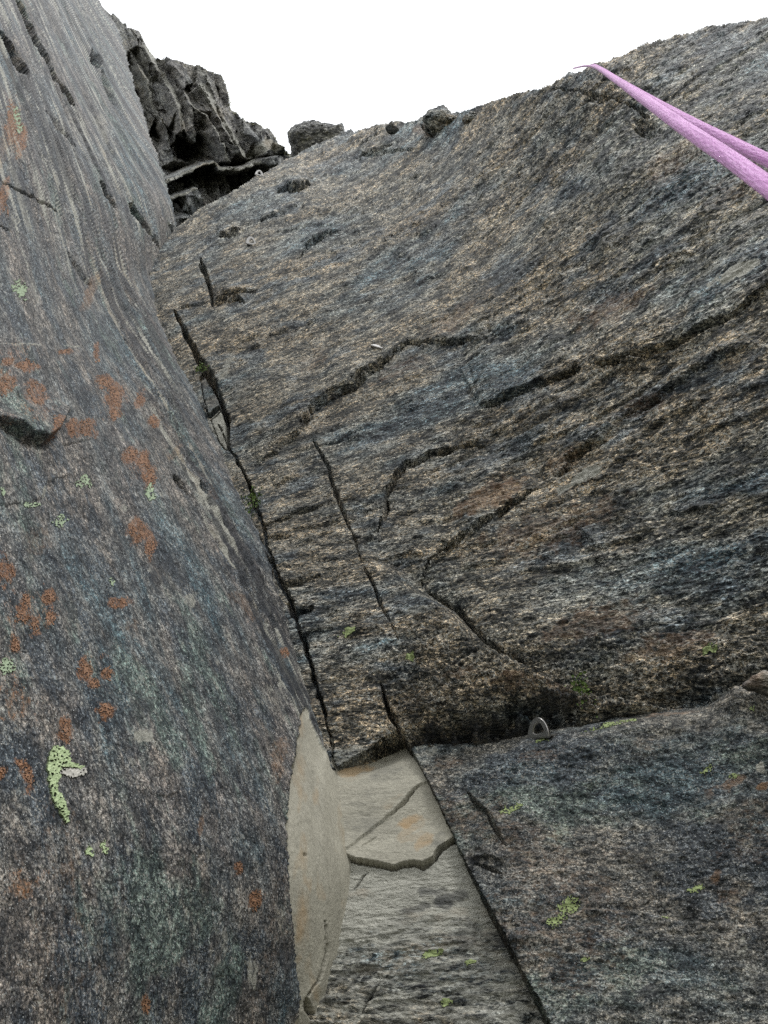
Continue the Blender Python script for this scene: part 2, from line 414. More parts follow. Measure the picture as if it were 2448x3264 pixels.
def relief(s, amp, fol_amp, iso_amp, seed, freq=9.0, warp=1.0):
    """layered flakes broken off along the foliation + rolling bulges + grit"""
    a, c, h, k = s.a, s.c, s.h, s.sc
    big = fbm(a * .45, c * .7, h * .7, 3, seed=seed)
    s.H += k * amp * big
    dens = smooth(-.25, .45, fbm(a * .7, c * 1.6, 0, 3, seed=seed + 40))
    for i, (fr, am) in enumerate(((freq * .45, 1.5), (freq * 1.3, .8), (freq * 3.2, .42))):
        wv = fbm(a * fr * .28, c * fr * .8, i * 3.3, 3, .6, seed=seed + 10 + i * 5)
        s.H += k * fol_amp * am * (.35 + .65 * dens) * (saw(c * fr * .35 + wv * 1.3 * warp, .14) - .5)
    s.H += k * iso_amp * fbm(a * 22, c * 60, h, 3, .65, seed=seed + 60)
    s.H += k * iso_amp * .8 * np.maximum(0, perlin(a * 55, c * 110, 0, seed + 70)) 
    s.dens = dens

# ------------------------------------------------------------------ traced outlines (photograph coordinates)
CORNER = fu([(330, 585), (365, 660), (405, 740), (440, 830), (465, 920), (500, 990), (535, 1060), (560, 1150), (590, 1250), (620, 1310),
             (650, 1400), (680, 1500), (705, 1600), (722, 1690), (735, 1780), (745, 1870), (735, 1960), (715, 2060), (690, 2150), (660, 2212), (600, 2380), (420, 3000), (250, 4000)])
SKY = fu([(-100, 700), (330, 560), (375, 492), (430, 455), (500, 420), (555, 385), (615, 348), (665, 320), (740, 283), (800, 275), (850, 264), (900, 262), (925, 242),
          (945, 237), (975, 246), (1010, 243), (1040, 232), (1075, 222), (1110, 205), (1190, 180), (1230, 158), (1270, 143), (1340, 115), (1430, 80), (1530, 55), (1659, 33), (1800, 0), (2600, -90)])
LEFT_EDGE = [(-400, -1500), (150, -400)] + c1([(430, 0), (490, 90), (520, 130), (548, 240), (575, 350), (600, 420), (660, 600), (690, 690), (715, 780), (735, 860), (752, 930), (765, 1010), (740, 1090), (700, 1140), (650, 1180)])
LIP = c8([(380, 1320), (430, 1290), (540, 1230), (640, 1180), (760, 1120), (880, 1050), (1040, 980)])
SLAB_EDGE = c6([(60, 190), (120, 300), (220, 500), (300, 680), (380, 850), (450, 1000), (540, 1180), (610, 1320), (670, 1440), (760, 1640), (1300, 2900)])
SLAB_TOP = c6([(120, 300), (200, 270), (350, 240), (500, 215), (620, 180), (760, 150), (850, 140), (1000, 100), (1200, 80), (1400, 62), (1500, 15)]) + [(2353, 2165), (2400, 2185), (2448, 2150), (2600, 2080), (3700, 1900)]

def qr_plane(x, y): return .278 + .00003 * (x - 1205) + .00018 * (y - 1120)
cpts = [(487, 863, .215), (649, 1225, .28), (789, 1564, .34), (915, 1933, .41), (1040, 2361, .49), (1099, 2759, .57), (1018, 3172, .64), (885, 3500, .70)]
QR = TPS(cpts + [(1205, 1120, .278), (800, 775, .206), (827, 563, .166), (561, 716, .186), (981, 480, .145), (1107, 420, .14), (1500, 361, .175),
                 (1880, 211, .215), (2448, 49, .235), (2448, 1000, .38), (2448, 2100, .52), (1700, 1500, .365), (1700, 2200, .49), (2448, 3264, .70),
                 (1700, 3264, .68), (3600, 0, .40), (3600, 3264, .86), (1700, 5000, .98), (200, 300, .10), (300, 1800, .37)])
QL = TPS(cpts + [(0, 3264, 1.05), (0, 2300, .82), (0, 1500, .58), (0, 870, .38), (0, 0, .18), (340, 0, .078), (443, 310, .122), (545, 660, .178), (300, 1600, .50), (700, 2700, .695),
                 (-1000, 0, .46), (-1000, 3264, 1.34), (-1000, 5000, 1.8), (700, 5000, 1.15), (1300, 1600, .23), (1500, 2700, .42), (900, 700, .09)])

STEP = 3.3
OR = [(c3, 20, 190, 26, 34), (c3, 30, 90, 18, 14), (c3, 150, 240, 30, 44, .55), (c3, 100, 110, 30, 18), (c3, 280, 40, 18, 8), (c3, 420, 50, 10, 26), (c3, 445, 180, 30, 24), (c3, 490, 240, 26, 40), (c3, 485, 320, 16, 18), (c3, 370, 378, 24, 30, .4), (c3, 212, 388, 16, 34), (c3, 310, 370, 12, 24),
      (c3, 560, 490, 24, 22), (c3, 615, 520, 20, 30), (c3, 640, 590, 18, 34), (c3, 605, 245, 14, 24), (c3, 595, 830, 26, 36, .4), (c3, 645, 895, 16, 34), (c3, 28, 985, 26, 40, .6), (c3, 110, 1120, 14, 26), (c3, 95, 1185, 20, 30), (c3, 210, 1105, 22, 22), (c3, 150, 1225, 18, 26), (c3, 215, 1190, 14, 30), (c3, 505, 1135, 30, 16, .4),
      (c3, 365, 1420, 22, 34), (c3, 455, 1440, 20, 24), (c3, 60, 1310, 18, 28), (c3, 665, 350, 14, 20), (c5, 450, 130, 20, 30), (c5, 272, 215, 16, 36), (c5, 90, 360, 18, 18), (c5, 115, 420, 14, 40), (c5, 5, 385, 10, 18), (c5, 395, 10, 16, 16), (c5, 1025, 802, 15, 24), (c5, 1095, 945, 16, 34), (c5, 628, 1390, 12, 28), (c1, 50, 520, 20, 60), (c1, 95, 600, 14, 50), (c1, 12, 860, 12, 60), (c3, 1225, 1345, 14, 12)]
OR_PX = [t[0]([(t[1], t[2])])[0] + (t[3], t[4]) for t in OR]
# ------------------------------------------------------------------ right wall
R = Sheet(axis(-300, 3700, 440, 2520, STEP), axis(-150, 3000, 20, 2480, STEP), QR)
R.frame((-1700, 2500, float(QR(-1700., 2500.)) if QR(-1700., 2500.) > .1 else .44), (1700, 700, .22), polar=4.2)
relief(R, .030, .010, .0042, 1)
X, Y = R.X, R.Y
# the lower column bulges between the corner and the crack; the main face steps back from it
d6, s6, t6 = polydist(X, Y, fu([(835, 1190), (880, 1230), (925, 1275), (985, 1310), (1040, 1370), (1080, 1400), (1150, 1440), (1230, 1480), (1500, 1500)]))
R.H += .09 * np.exp(-d6 / 420) * (s6 < 0) * smooth(1650, 2000, Y) * smooth(0, 90, d6)
R.H -= .03 * np.exp(-d6 / 40) * smooth(1750, 1950, Y)
R.crack(fu([(925, 1275), (985, 1310), (1040, 1370), (1080, 1400), (1150, 1440), (1200, 1470)]), 9, .08, .8)
K1 = fu([(1040, 885), (1100, 868), (1160, 850), (1210, 828), (1262, 798)])
R.step(K1, .034, 230, .8, edge=3.4); R.crack(K1, 3.2, .05, .8)
R.step(fu([(1280, 800), (1330, 803), (1400, 785), (1450, 760), (1520, 725), (1580, 690), (1620, 655), (1680, 610), (1760, 560)]), .030, 230, .8, edge=3.4)
R.crack(fu([(1280, 800), (1330, 803), (1400, 785), (1450, 760), (1520, 725), (1580, 690), (1620, 655), (1680, 610)]), 5, .05, .5)
R.step(fu([(990, 790), (1010, 830), (1040, 885)]), .012, 60, .6)
R.crack(c4([(440, 300), (520, 270), (640, 220), (740, 185), (860, 140)]), 8, .05)
R.crack(c4([(940, 130), (1000, 125), (1100, 95), (1200, 50), (1300, 10)]), 6, .04)
K2 = fu([(820, 1180), (830, 1130), (835, 1080), (850, 1050), (880, 1010), (930, 985), (1000, 970), (1045, 955)])
R.step(K2, .030, 200, .7, edge=3.4)
R.crack(fu([(820, 1180), (830, 1130), (835, 1080), (850, 1050), (880, 1010), (930, 985), (1000, 970), (1045, 962)]), 4.2, .07, .7)
R.step(fu([(1000, 970), (1060, 945), (1130, 925), (1230, 880), (1330, 820), (1430, 790), (1560, 720)]), .022, 150, .9, edge=6)
K3 = fu([(910, 1262), (935, 1225), (975, 1185), (1020, 1160), (1070, 1125), (1120, 1085), (1165, 1062)])
R.step(K3, .032, 200, .8, edge=3.4); R.crack(K3, 4, .05, .8)
R.step(fu([(1180, 1050), (1210, 1035), (1240, 1000), (1295, 960), (1350, 905), (1420, 865), (1490, 810), (1560, 770), (1640, 745)]), .030, 150, .9, edge=5)
R.crack(fu([(1210, 1035), (1240, 1000), (1295, 960), (1310, 950)]), 6, .05, .8); R.crack(fu([(1350, 905), (1420, 865), (1460, 830)]), 4, .03, .8)
K4 = fu([(560, 1005), (595, 985), (650, 930), (690, 880), (750, 850), (800, 810), (850, 765), (890, 750), (1000, 745), (1060, 740)])
R.step(K4, .038, 200, .9, edge=7); R.crack(K4[2:7], 5, .04, .9); R.crack(K4[6:], 3, .03, .8)
R.crack(fu([(690, 875), (730, 855), (755, 848), (790, 825)]), 7, .03)
for k, (w_, dp) in ((fu([(675, 950), (710, 1010), (730, 1080), (748, 1130), (762, 1155)]), (6, .035)), (fu([(762, 1155), (785, 1235)]), (4, .02)),
                    (fu([(790, 1250), (815, 1300), (832, 1345), (850, 1380)]), (5, .03)), (fu([(850, 1380), (870, 1420)]), (3, .015)),
                    (fu([(826, 1495), (848, 1560), (888, 1625)]), (7, .06)), (fu([(430, 555), (450, 600), (458, 660)]), (6, .06)),
                    (fu([(375, 670), (400, 720), (425, 765), (445, 800), (470, 850), (492, 910), (495, 970)]), (9, .09)),
                    (fu([(600, 980), (540, 1010)]), (5, .02)), (c3([(1105, 830), (1150, 930), (1190, 1060)]), (5, .05)),
                    (fu([(1350, 215), (1365, 222), (1400, 245)]), (7, .06)), (fu([(1190, 190), (1240, 196), (1300, 205), (1350, 215)]), (4, .04)),
                    (fu([(905, 268), (925, 290), (940, 302)]), (5, .06)), (c1([(860, 1140), (890, 1190), (915, 1300)]), (6, .06)),
                    (c4([(790, 780), (850, 830), (910, 890)]), (3, .012))):
    R.crack(k, w_, dp, .35)
for k, h in ((fu([(600, 425), (640, 415), (672, 405)]), .08), (fu([(640, 560), (680, 530), (740, 495)]), .05), (c1([(940, 1020), (980, 1018), (1040, 1000)]), .08),
             (c1([(1230, 840), (1280, 828), (1340, 815)]), .07), (c1([(1560, 700), (1620, 670), (1700, 640)]), .06), (fu([(770, 350), (830, 335), (900, 330)]), .04),
             (c1([(930, 1290), (1020, 1280), (1110, 1250)]), .05), (fu([(490, 655), (510, 648), (530, 655)]), .05), (c1([(1320, 1075), (1400, 1040), (1440, 1000)]), .06),
             (c1([(780, 1330), (900, 1310), (1000, 1290)]), .03), (c3([(1090, 800), (1180, 790), (1300, 740), (1420, 710)]), .025), (c3([(1200, 1090), (1280, 1090), (1400, 1060)]), .025),
             (c3([(1130, 870), (1250, 840)]), .02), (c1([(1130, 960), (1200, 930), (1290, 900)]), .05)):
    R.step(k, h * .45, 40, .6, edge=2.2); R.crack(k, 4.5, h * .7, .6)
# ripples of broken edges near the lower right of the face
rng = random.Random(5)
for i in range(70):
    x = rng.uniform(650, 2440); y = rng.uniform(500, 2150)
    dx, dy = x + 1700, y - 2500; l = math.hypot(dx, dy); dx /= l; dy /= l
    L = rng.uniform(40, 160); h = rng.uniform(.005, .013) * (1.5 if y < 900 else 1)
    R.step([(x - dx * L / 2, y - dy * L / 2), (x + rng.uniform(-5, 5), y + rng.uniform(-6, 6)), (x + dx * L / 2, y + dy * L / 2)], h, 30, .9, edge=2.2)
# two rough hollows under the rope
for (x, y, rx, ry, h) in ((2050, 400, 50, 40, -.03), (1900, 310, 40, 20, -.02)):
    r = np.sqrt(((X - x) / rx) ** 2 + ((Y - y) / ry) ** 2)
    R.H += h * (1 - smooth(.3, 1.1, r + .5 * perlin(X / 20, Y / 20, 0, 44))) * (1 + .8 * fbm(X / 14, Y / 14, 0, 3, .6, seed=21))
# the foot of the face curls in above the ledge
dt, st_, tt = polydist(X, Y, SLAB_TOP)
cur = smooth(1240, 1300, X) * (1 - smooth(1800, 2050, X)) * smooth(75, 5, dt)
R.H -= cur * .035; R.H -= .05 * (1 - smooth(0, 60, dt)) * smooth(1800, 2300, X)
R.H += .02 * smooth(300, 60, dt) * smooth(1300, 1400, X) * (1 - smooth(1650, 1950, X))
R.H += cur * .035 * fbm(X / 30, Y / 22, 0, 3, .6, seed=77) + .012 * fbm(X / 24, Y / 16, 3, 3, .6, seed=78) * smooth(1900, 2200, Y) * smooth(1150, 1350, X)
R.H -= .05 * np.exp(-(dt / 16) ** 2) * smooth(1290, 1330, X) * (1 - smooth(1850, 2050, X)) * (1 + .8 * perlin(X / 50, Y / 50, 0, 91))
# stains and painted light
R.crack([(x + 14, y) for x, y in CORNER[4:15]], 6, .09, .9)
R.crack(fu([(690, 1340), (640, 1345), (625, 1320)]), 14, .06, .8)
R.blob(0, [(1560, 1600, 150, 50, 25, .62), (1700, 2240, 200, 24, 5, .42), (1640, 2225, 60, 14, 10, .6), (1480, 2210, 90, 20, 5, .5), (1350, 420, 40, 30, 0, .5), (2340, 560, 170, 90, 35, .35), (1450, 1030, 120, 50, 30, .45), (1950, 1000, 160, 60, 25, .48), (2150, 500, 160, 70, 35, .45), (1280, 1180, 120, 40, 25, .42), (2050, 1300, 160, 40, 25, .42), (1000, 1150, 90, 30, 30, .4),
            (1750, 1700, 300, 80, 20, .45), (1900, 1980, 220, 60, 15, .5), (2150, 2050, 200, 50, 12, .5), (1800, 1480, 90, 40, 25, .45), (700, 1960, 60, 20, 0, .0)])
R.blob(1, [(1870, 1525, 85, 20, 28, .75), (1830, 1550, 50, 12, 28, .8), (2340, 885, 80, 24, 25, .75), (2400, 850, 50, 16, 25, .6), (1360, 1950, 60, 18, 10, .5), (1350, 2010, 70, 14, 5, .45), (1200, 1780, 120, 26, 5, .28), (900, 1680, 110, 24, 5, .3), (1000, 1800, 120, 20, 5, .25), (1330, 1900, 80, 30, -35, .32), (850, 1600, 70, 40, 0, .3), (720, 1180, 18, 60, -20, .5),  # pale patches; those on the column paint its brighter light
            (690, 1350, 22, 60, 15, .7), (930, 1600, 90, 20, 0, .25), (1960, 640, 60, 40, 30, .3), (2260, 870, 40, 14, 25, .4), (1110, 2420, 100, 34, 25, .45), (1290, 1820, 60, 20, -40, .35), (1180, 2160, 40, 20, 0, .3)])
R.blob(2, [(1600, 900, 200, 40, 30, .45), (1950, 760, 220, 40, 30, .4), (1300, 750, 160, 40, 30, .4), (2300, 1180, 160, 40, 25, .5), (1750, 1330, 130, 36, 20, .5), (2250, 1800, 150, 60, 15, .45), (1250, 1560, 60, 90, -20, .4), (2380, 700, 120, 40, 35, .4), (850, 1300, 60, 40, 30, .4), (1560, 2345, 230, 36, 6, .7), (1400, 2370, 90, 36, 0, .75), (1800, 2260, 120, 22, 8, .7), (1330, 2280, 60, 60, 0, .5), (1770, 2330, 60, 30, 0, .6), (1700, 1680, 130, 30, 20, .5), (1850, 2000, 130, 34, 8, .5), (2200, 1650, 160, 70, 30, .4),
            (2330, 1500, 120, 60, 25, .45), (1540, 1480, 140, 30, 18, .45), (1100, 1330, 160, 26, 30, .5), (950, 1420, 120, 24, 28, .5), (900, 1040, 200, 60, 20, .25), (2150, 1250, 200, 40, 28, .35), (1350, 1100, 200, 40, 25, .3),
            (1020, 2230, 50, 60, 0, .5), (1270, 2230, 80, 26, 5, .5), (760, 1230, 40, 80, 20, .4), (1650, 2060, 120, 30, 15, .3)])
topR = np.interp(R.xs, [p[0] for p in SLAB_TOP], [p[1] for p in SLAB_TOP], left=9999)[None, :]
R.H -= .16 * smooth(6, 50, Y - topR)
R.finish()
SKYN = np.interp(R.xs, [p[0] for p in SKY], [p[1] for p in SKY])[None, :]
jag = 4 * perlin(X / 34, 0, 0, 3) + 1.5 * perlin(X / 9, 0, 0, 4)
rkeep = (Y > SKYN + jag)
cornx = np.interp(R.ys, [p[1] for p in CORNER], [p[0] for p in CORNER])[:, None]
rkeep &= X > cornx - 90
lipy = np.interp(R.xs, [p[0] for p in LIP], [p[1] for p in LIP], left=2490, right=2354)[None, :]
edgex = np.interp(R.ys, [p[1] for p in SLAB_EDGE], [p[0] for p in SLAB_EDGE])[:, None]
cut = (Y > lipy + 4 * perlin(X / 14, 0, 0, 8) + 5 * perlin(X / 40, 0, 0, 9)) & (X < edgex - 2) & (Y > 2330)
rkeep &= ~cut
# three stones wedged in the corner are objects of their own
STONES = [c3([(862, 150), (880, 128), (905, 140), (945, 238), (882, 262), (872, 215)]), c3([(884, 268), (946, 244), (962, 282), (908, 338)]), c3([(912, 345), (968, 290), (990, 340), (992, 410), (975, 470), (945, 430)])]
stone_masks = []
for p in STONES:
    m = inpoly(X, Y, p); stone_masks.append(m); rkeep &= ~inpoly(X, Y, [(x, y) for x, y in p])
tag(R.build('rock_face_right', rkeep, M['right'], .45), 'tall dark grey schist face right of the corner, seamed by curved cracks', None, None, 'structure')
labs = ['small grey block wedged in the corner, topmost of three', 'dark grey block wedged between the other two in the corner', 'pale tapering block wedged in the corner below the dark one']
for m, l, rec, br in zip(stone_masks, labs, (.02, -.02, .0), (0, 0, 1)):
    sv = R.P.copy(); svs = R.stain.copy()
    d = np.zeros(X.shape)
    R.P = R.P - R.N * ((rec + .03) * 1.0)[..., None] if False else R.P - R.N * (rec)
    R.stain[..., :3] = 0
    if br: R.stain[..., 1] = .75
    tag(R.build('wedged_stone', m, M['right'] if br else M['slab'], .12), l, 'rock', 'stones wedged in the corner')
    R.P = sv; R.stain = svs

# dark backing deep in the corner so that no light leaks through the gaps is the rock itself: the left wall runs on behind

# ------------------------------------------------------------------ left wall
L = Sheet(axis(-1000, 1500, -60, 1180, STEP), axis(-900, 5000, -20, 3300, STEP), QL)
L.frame((1045, 2300, .48), (-500, -1000, .05))
L.sc = np.clip(.45 / L.q, .6, 2.4)
al = np.maximum(L.a - L.a[np.searchsorted(L.ys, 3200), np.searchsorted(L.xs, 300)], -1.6)
L.a = (2.6 * (1 - 1 / (1 + al / 2.6))).astype(f32)          # the layers lengthen with height
LW = unproj(X * 0 + 0, X * 0 + 0, X * 0 + 1) if False else L.P0
bigL = .016 * fbm(LW[..., 0] * .9, LW[..., 1] * .9, LW[..., 2] * .5, 3, seed=101)
L.H += bigL
X, Y = L.X, L.Y
BAND = [(-100, -150), (30, 150), (180, 450), (330, 800), (480, 1100), (600, 1450), (720, 1700), (850, 1950), (930, 2150), (990, 2300)]
db, sb, tb = polydist(X, Y, BAND)
rough = np.exp(-(db / np.interp(Y, [0, 1200, 2300], [60, 80, 55])) ** 2)
rough = np.maximum(rough, smooth(1400, 300, Y) * .8)
a, c = L.a, L.c
for i, (fr, am) in enumerate(((4.0, 1.5), (11, .8), (28, .45))):
    wv = fbm(a * fr * .2, c * fr, i * 3.3, 3, .6, seed=130 + i * 5)
    L.H += L.sc * .011 * am * rough * (smooth(.10, .38, L.q) if i else .8) * (np.minimum(saw(-c * fr * .4 + wv * 1.6, .2), .9) - .5)
L.H += (.0034 + .0050 * np.exp(-(db / 60) ** 2)) * L.sc * fbm(a * 22, c * 50, 0, 4, .68, seed=150) * smooth(.10, .42, L.q)
L.H += .0045 * L.sc * fbm(a * 6, c * 9, 0, 3, .6, seed=160)
pit = perlin(a * 40, c * 60, 0, 171); L.H -= .004 * L.sc * smooth(.45, .7, pit)
for k, w_, dp in ((c1([(70, 0), (110, 90), (170, 200), (240, 330), (320, 450)]), 12, .3), (c1([(0, 130), (60, 230), (120, 340)]), 14, .3), (c1([(310, 40), (360, 140), (395, 220)]), 4, .05),
                  (c1([(395, 215), (415, 260), (440, 300)]), 14, .25), (c1([(440, 300), (470, 380), (500, 450)]), 9, .12), (c1([(430, 780), (460, 840), (500, 900)]), 8, .1),
                  (c1([(560, 880), (590, 930), (622, 985)]), 11, .14), (c1([(0, 770), (60, 800), (150, 850), (260, 915)]), 5, .03), (c1([(0, 970), (50, 1000)]), 4, .02),
                  (c1([(560, 860), (640, 1000), (700, 1100)]), 5, .05), (c3([(745, 585), (770, 620), (812, 668)]), 13, .07), (c3([(865, 610), (880, 640), (895, 670)]), 9, .05),
                  (c3([(240, 460), (300, 445), (400, 422)]), 3, .01), (c5([(880, 850), (885, 930), (870, 1000)]), 7, .012), (c5([(1020, 1385), (1060, 1330), (1080, 1250)]), 1, .0),
                  (c1([(480, 60), (520, 150), (540, 210)]), 4, .05), (c1([(200, 480), (260, 560), (330, 640)]), 8, .05), (c1([(300, 1080), (340, 1150), (400, 1230)]), 8, .035)):
    L.crack(k, w_, dp * .8, .15, vary=.3)
L.step(c3([(-40, 330), (0, 352), (60, 385), (110, 420), (170, 445), (205, 430), (225, 400), (245, 365), (300, 300)]), .045, 90, .2, edge=4, undercut=.012)
L.step(c5([(640, 480), (700, 500), (760, 480)]), .004, 40, .5)
L.step(list(reversed(c5([(800, 470), (815, 560), (830, 660), (880, 800), (890, 900), (872, 1000)]))), .010, 70, .3, edge=4)
L.step(c3([(0, 700), (120, 690), (190, 660), (215, 600), (330, 580)]), .008, 60, .4, edge=5)
# the fresh pale scar beside the corner lies a little deeper than the weathered crust
SCAR = c5([(1300, 120), (1285, 250), (1262, 350), (1245, 450), (1238, 600), (1240, 760), (1245, 900), (1248, 1000), (1262, 1100), (1265, 1200), (1280, 1360), (1250, 1475), (1240, 1800), (1700, 1800), (1700, 330), (1425, 330), (1380, 260), (1345, 180), (1325, 110)])
jx = 5 * perlin(X / 20, Y / 20, 0, 61) + 3 * perlin(X / 8, Y / 8, 0, 62)
scar = inpoly(X + jx, Y + jx, SCAR)
ds, ss, ts = polydist(X + jx, Y + jx, SCAR[:12] + SCAR[12:13])
dcn, _s1, _s2 = polydist(X, Y, SCAR[15:] + [(985, 2230), (940, 2080)])
edx = np.interp(L.ys, [p[1] for p in LEFT_EDGE] + [900, 960, 1100], [p[0] for p in LEFT_EDGE] + [540, 620, 690])[:, None]
att = (1 - .88 * np.exp(-(dcn / 80) ** 2)) * np.where(Y < 1000, .25 + .75 * smooth(0, 90, edx - X), 1)
L.H = bigL + (L.H - bigL) * att
dri, _s1, _s2 = polydist(X + jx, Y + jx, SCAR[15:] + SCAR[:2])
dle, _s1, _s2 = polydist(X + jx, Y + jx, SCAR[:12])
w_in = smooth(0, 14, dle)
L.H = np.where(scar, (1 - w_in) * L.H + w_in * (bigL + (L.H - bigL) * np.exp(-dri / 25) - .012 * np.exp(-dle / 55) * smooth(2290, 2500, Y) + .0012 * fbm(X / 60, Y / 200, 0, 4, seed=63)), L.H)
# inner ridge and lower notch of the scar
L_ridge = c5([(1400, 350), (1395, 600), (1405, 800), (1410, 1000), (1395, 1180), (1365, 1290), (1310, 1370)])
dr, sr, tr = polydist(X, Y, L_ridge)
L.H += np.where(scar & (sr < 0), -.004 * smooth(0, 30, dr), 0)
L.crack(c5([(1395, 1030), (1400, 1180), (1365, 1290), (1315, 1365)]), 4, .02, .2)
L.crack(c5([(1315, 1360), (1330, 1420), (1350, 1475)]), 9, .03, .2); L.crack(c5([(1318, 735), (1330, 750)]), 4, .006, .1)
st = L.stain
st[..., 0] = np.clip(.3 * smooth(.1, .6, fbm(a * 1.5, c * 3, 0, 3, seed=88)), 0, 1)
L.blob(0, [(c3([(900, 620)])[0] + (70, 26, -60, .5)), (c3([(1040, 1140)])[0] + (70, 30, -50, .45)), (c5([(1200, 330)])[0] + (35, 90, -10, .5)), (c5([(850, 650)])[0] + (12, 50, -15, .55)), (c1([(30, 600)])[0] + (30, 160, -20, .5)),
            (c3([(760, 480)])[0] + (20, 60, -40, .5)), (c3([(570, 1240)])[0] + (30, 40, 0, .4)), (c5([(60, 100)])[0] + (60, 60, 0, .4)), (c5([(280, 840)])[0] + (40, 60, 0, .45)), (c5([(80, 880)])[0] + (60, 40, 0, .5)), (c3([(170, 860)])[0] + (50, 60, 0, .4)), (c1([(400, 1250)])[0] + (20, 70, -20, .6))])
L.blob(1, [(c5([(605, 240)])[0] + (36, 24, -10, .62)), (c5([(300, 380)])[0] + (36, 14, 0, .5)), (c3([(200, 640)])[0] + (10, 26, -10, .6)), (c3([(820, 1120)])[0] + (30, 26, -50, .5)), (c5([(880, 745)])[0] + (8, 22, 10, .6)),
            (c5([(1080, 1250)])[0] + (20, 80, 5, .5)), (c5([(960, 1120)])[0] + (16, 50, 0, .45)), (c3([(560, 540)])[0] + (60, 5, 0, .0)), (c3([(705, 400)])[0] + (8, 34, 15, .55)), (c5([(140, 1040)])[0] + (4, 60, 8, .5)), (c5([(1180, 60)])[0] + (60, 60, 0, .38)),
            (c5([(1200, 1020)])[0] + (24, 60, 0, .4)), (c5([(390, 710)])[0] + (14, 18, 0, .55)), (c1([(440, 560)])[0] + (20, 90, 24, .45)), (c3([(100, 18)])[0] + (110, 4, -3, .6)), (c3([(320, 20)])[0] + (40, 4, -8, .6)), (c1([(320, 480)])[0] + (30, 120, 28, .35))])
L.blob(2, [(c5([(600, 130)])[0] + (60, 70, 0, .55)), (c3([(680, 980)])[0] + (50, 60, 0, .6)), (c5([(900, 720)])[0] + (40, 50, 0, .5)), (c5([(1220, 1200)])[0] + (34, 110, 0, .6)), (c5([(50, 1100)])[0] + (70, 90, 0, .55)), (c3([(150, 1250)])[0] + (50, 60, 0, .5)), (c5([(440, 1000)])[0] + (60, 80, 0, .4)),
            (c3([(300, 1180)])[0] + (40, 60, 0, .45)), (c3([(430, 300)])[0] + (60, 60, 0, .3)), (c5([(1080, 640)])[0] + (60, 160, 0, .3)), (c5([(700, 1250)])[0] + (60, 90, 0, .4)), (c3([(550, 100)])[0] + (40, 40, 0, .3)),
            (c3([(760, 190)])[0] + (40, 150, 28, .5)), (c3([(900, 520)])[0] + (30, 110, 28, .45)), (c3([(1050, 900)])[0] + (26, 110, 28, .45)), (c1([(180, 560)])[0] + (34, 150, 28, .45)), (c1([(520, 1300)])[0] + (26, 130, 26, .55)), (c3([(1270, 1230)])[0] + (24, 60, 15, .8)), (c5([(200, 20)])[0] + (60, 50, 0, .4)), (c5([(150, 700)])[0] + (70, 60, 0, .35))])
sk1 = fbm(L.a * 4, L.c * 26, 0, 4, .65, seed=181); sk2 = fbm(L.a * 5, L.c * 34, 7, 4, .65, seed=185)
upr = smooth(1500, 500, Y)
st[..., 0] = np.maximum(st[..., 0], .20 * upr * smooth(-.1, .4, fbm(L.a * 3, L.c * 8, 3, 3, seed=187)))
st[..., 2] = np.maximum(st[..., 2], np.clip((.75 + .9 * np.exp(-(db / 60) ** 2) + .25 * upr) * smooth(-.08, .32, sk1) * np.maximum(rough, .62 * upr), 0, 1.05))
st[..., 1] = np.maximum(st[..., 1], .95 * smooth(.05, .5, sk2) * np.maximum(rough, .7 * upr))
for i_ in range(90):
    L.blob(2, [(rng.uniform(0, 900), rng.uniform(1000, 3264), rng.uniform(14, 46), rng.uniform(20, 80), rng.uniform(-5, 35), rng.uniform(.3, .55))])
for i_ in range(60):
    L.blob(1, [(rng.uniform(0, 900), rng.uniform(900, 3264), rng.uniform(5, 16), rng.uniform(8, 26), rng.uniform(-5, 35), rng.uniform(.3, .5))])
st[scar] = (0, .95, 0, 0)
sr_ = smooth(.0, .6, fbm(X / 50, Y / 160, 0, 3, seed=64)) * .5 + .75 * np.exp(-((X - 965 - .03 * (Y - 2600)) / 22) ** 2) * (.6 + .4 * perlin(X / 30, Y / 120, 0, 2))
st[..., 0] = np.where(scar, sr_ * .6, st[..., 0]); st[..., 1] = np.where(scar, .95, st[..., 1])
for (x, y, rx, ry) in OR_PX: L.blob(3, [(x, y, rx * 1.6, ry * 1.5, rng.uniform(-20, 20), .60)])
for cf, x, y, rx, ry, v_ in ((c3, 130, 300, 110, 90, .38), (c3, 480, 230, 90, 90, .38), (c3, 620, 540, 60, 80, .38), (c3, 130, 1150, 100, 90, .38), (c5, 60, 60, 80, 100, .38), (c3, 420, 1430, 70, 60, .38), (c1, 60, 560, 50, 130, .38), (c5, 90, 870, 90, 60, .38), (c3, 60, 60, 90, 60, .38)):
    x, y = cf([(x, y)])[0]; L.blob(3, [(x, y, rx, ry, 10, v_)])
dco, _s1, _s2 = polydist(X, Y, CORNER[:9])
L.H -= .038 * np.exp(-(dco / 110) ** 2) * smooth(700, 1150, Y) * (1 - smooth(1350, 1900, Y))
L.finish()
ledx = np.interp(L.ys, [p[1] for p in LEFT_EDGE] + [900, 960, 1100], [p[0] for p in LEFT_EDGE] + [540, 620, 690])[:, None]
cornx = np.interp(L.ys, [p[1] for p in CORNER], [p[0] for p in CORNER])[:, None]
ledx = np.where(L.ys[:, None] > 1100, cornx + 90, ledx)
lkeep = X < ledx + (5 * perlin(0, Y / 26, 0, 14) + 3 * perlin(0, Y / 9, 0, 15)) * (Y < 1100)
sq = scar[:-1, :-1] | scar[1:, :-1] | scar[1:, 1:] | scar[:-1, 1:]
wall_l = tag(L.build('rock_face_left', lkeep, M['left'], .35, quads=~sq), 'tall grey lichen-spotted schist face left of the corner', None, None, 'structure')
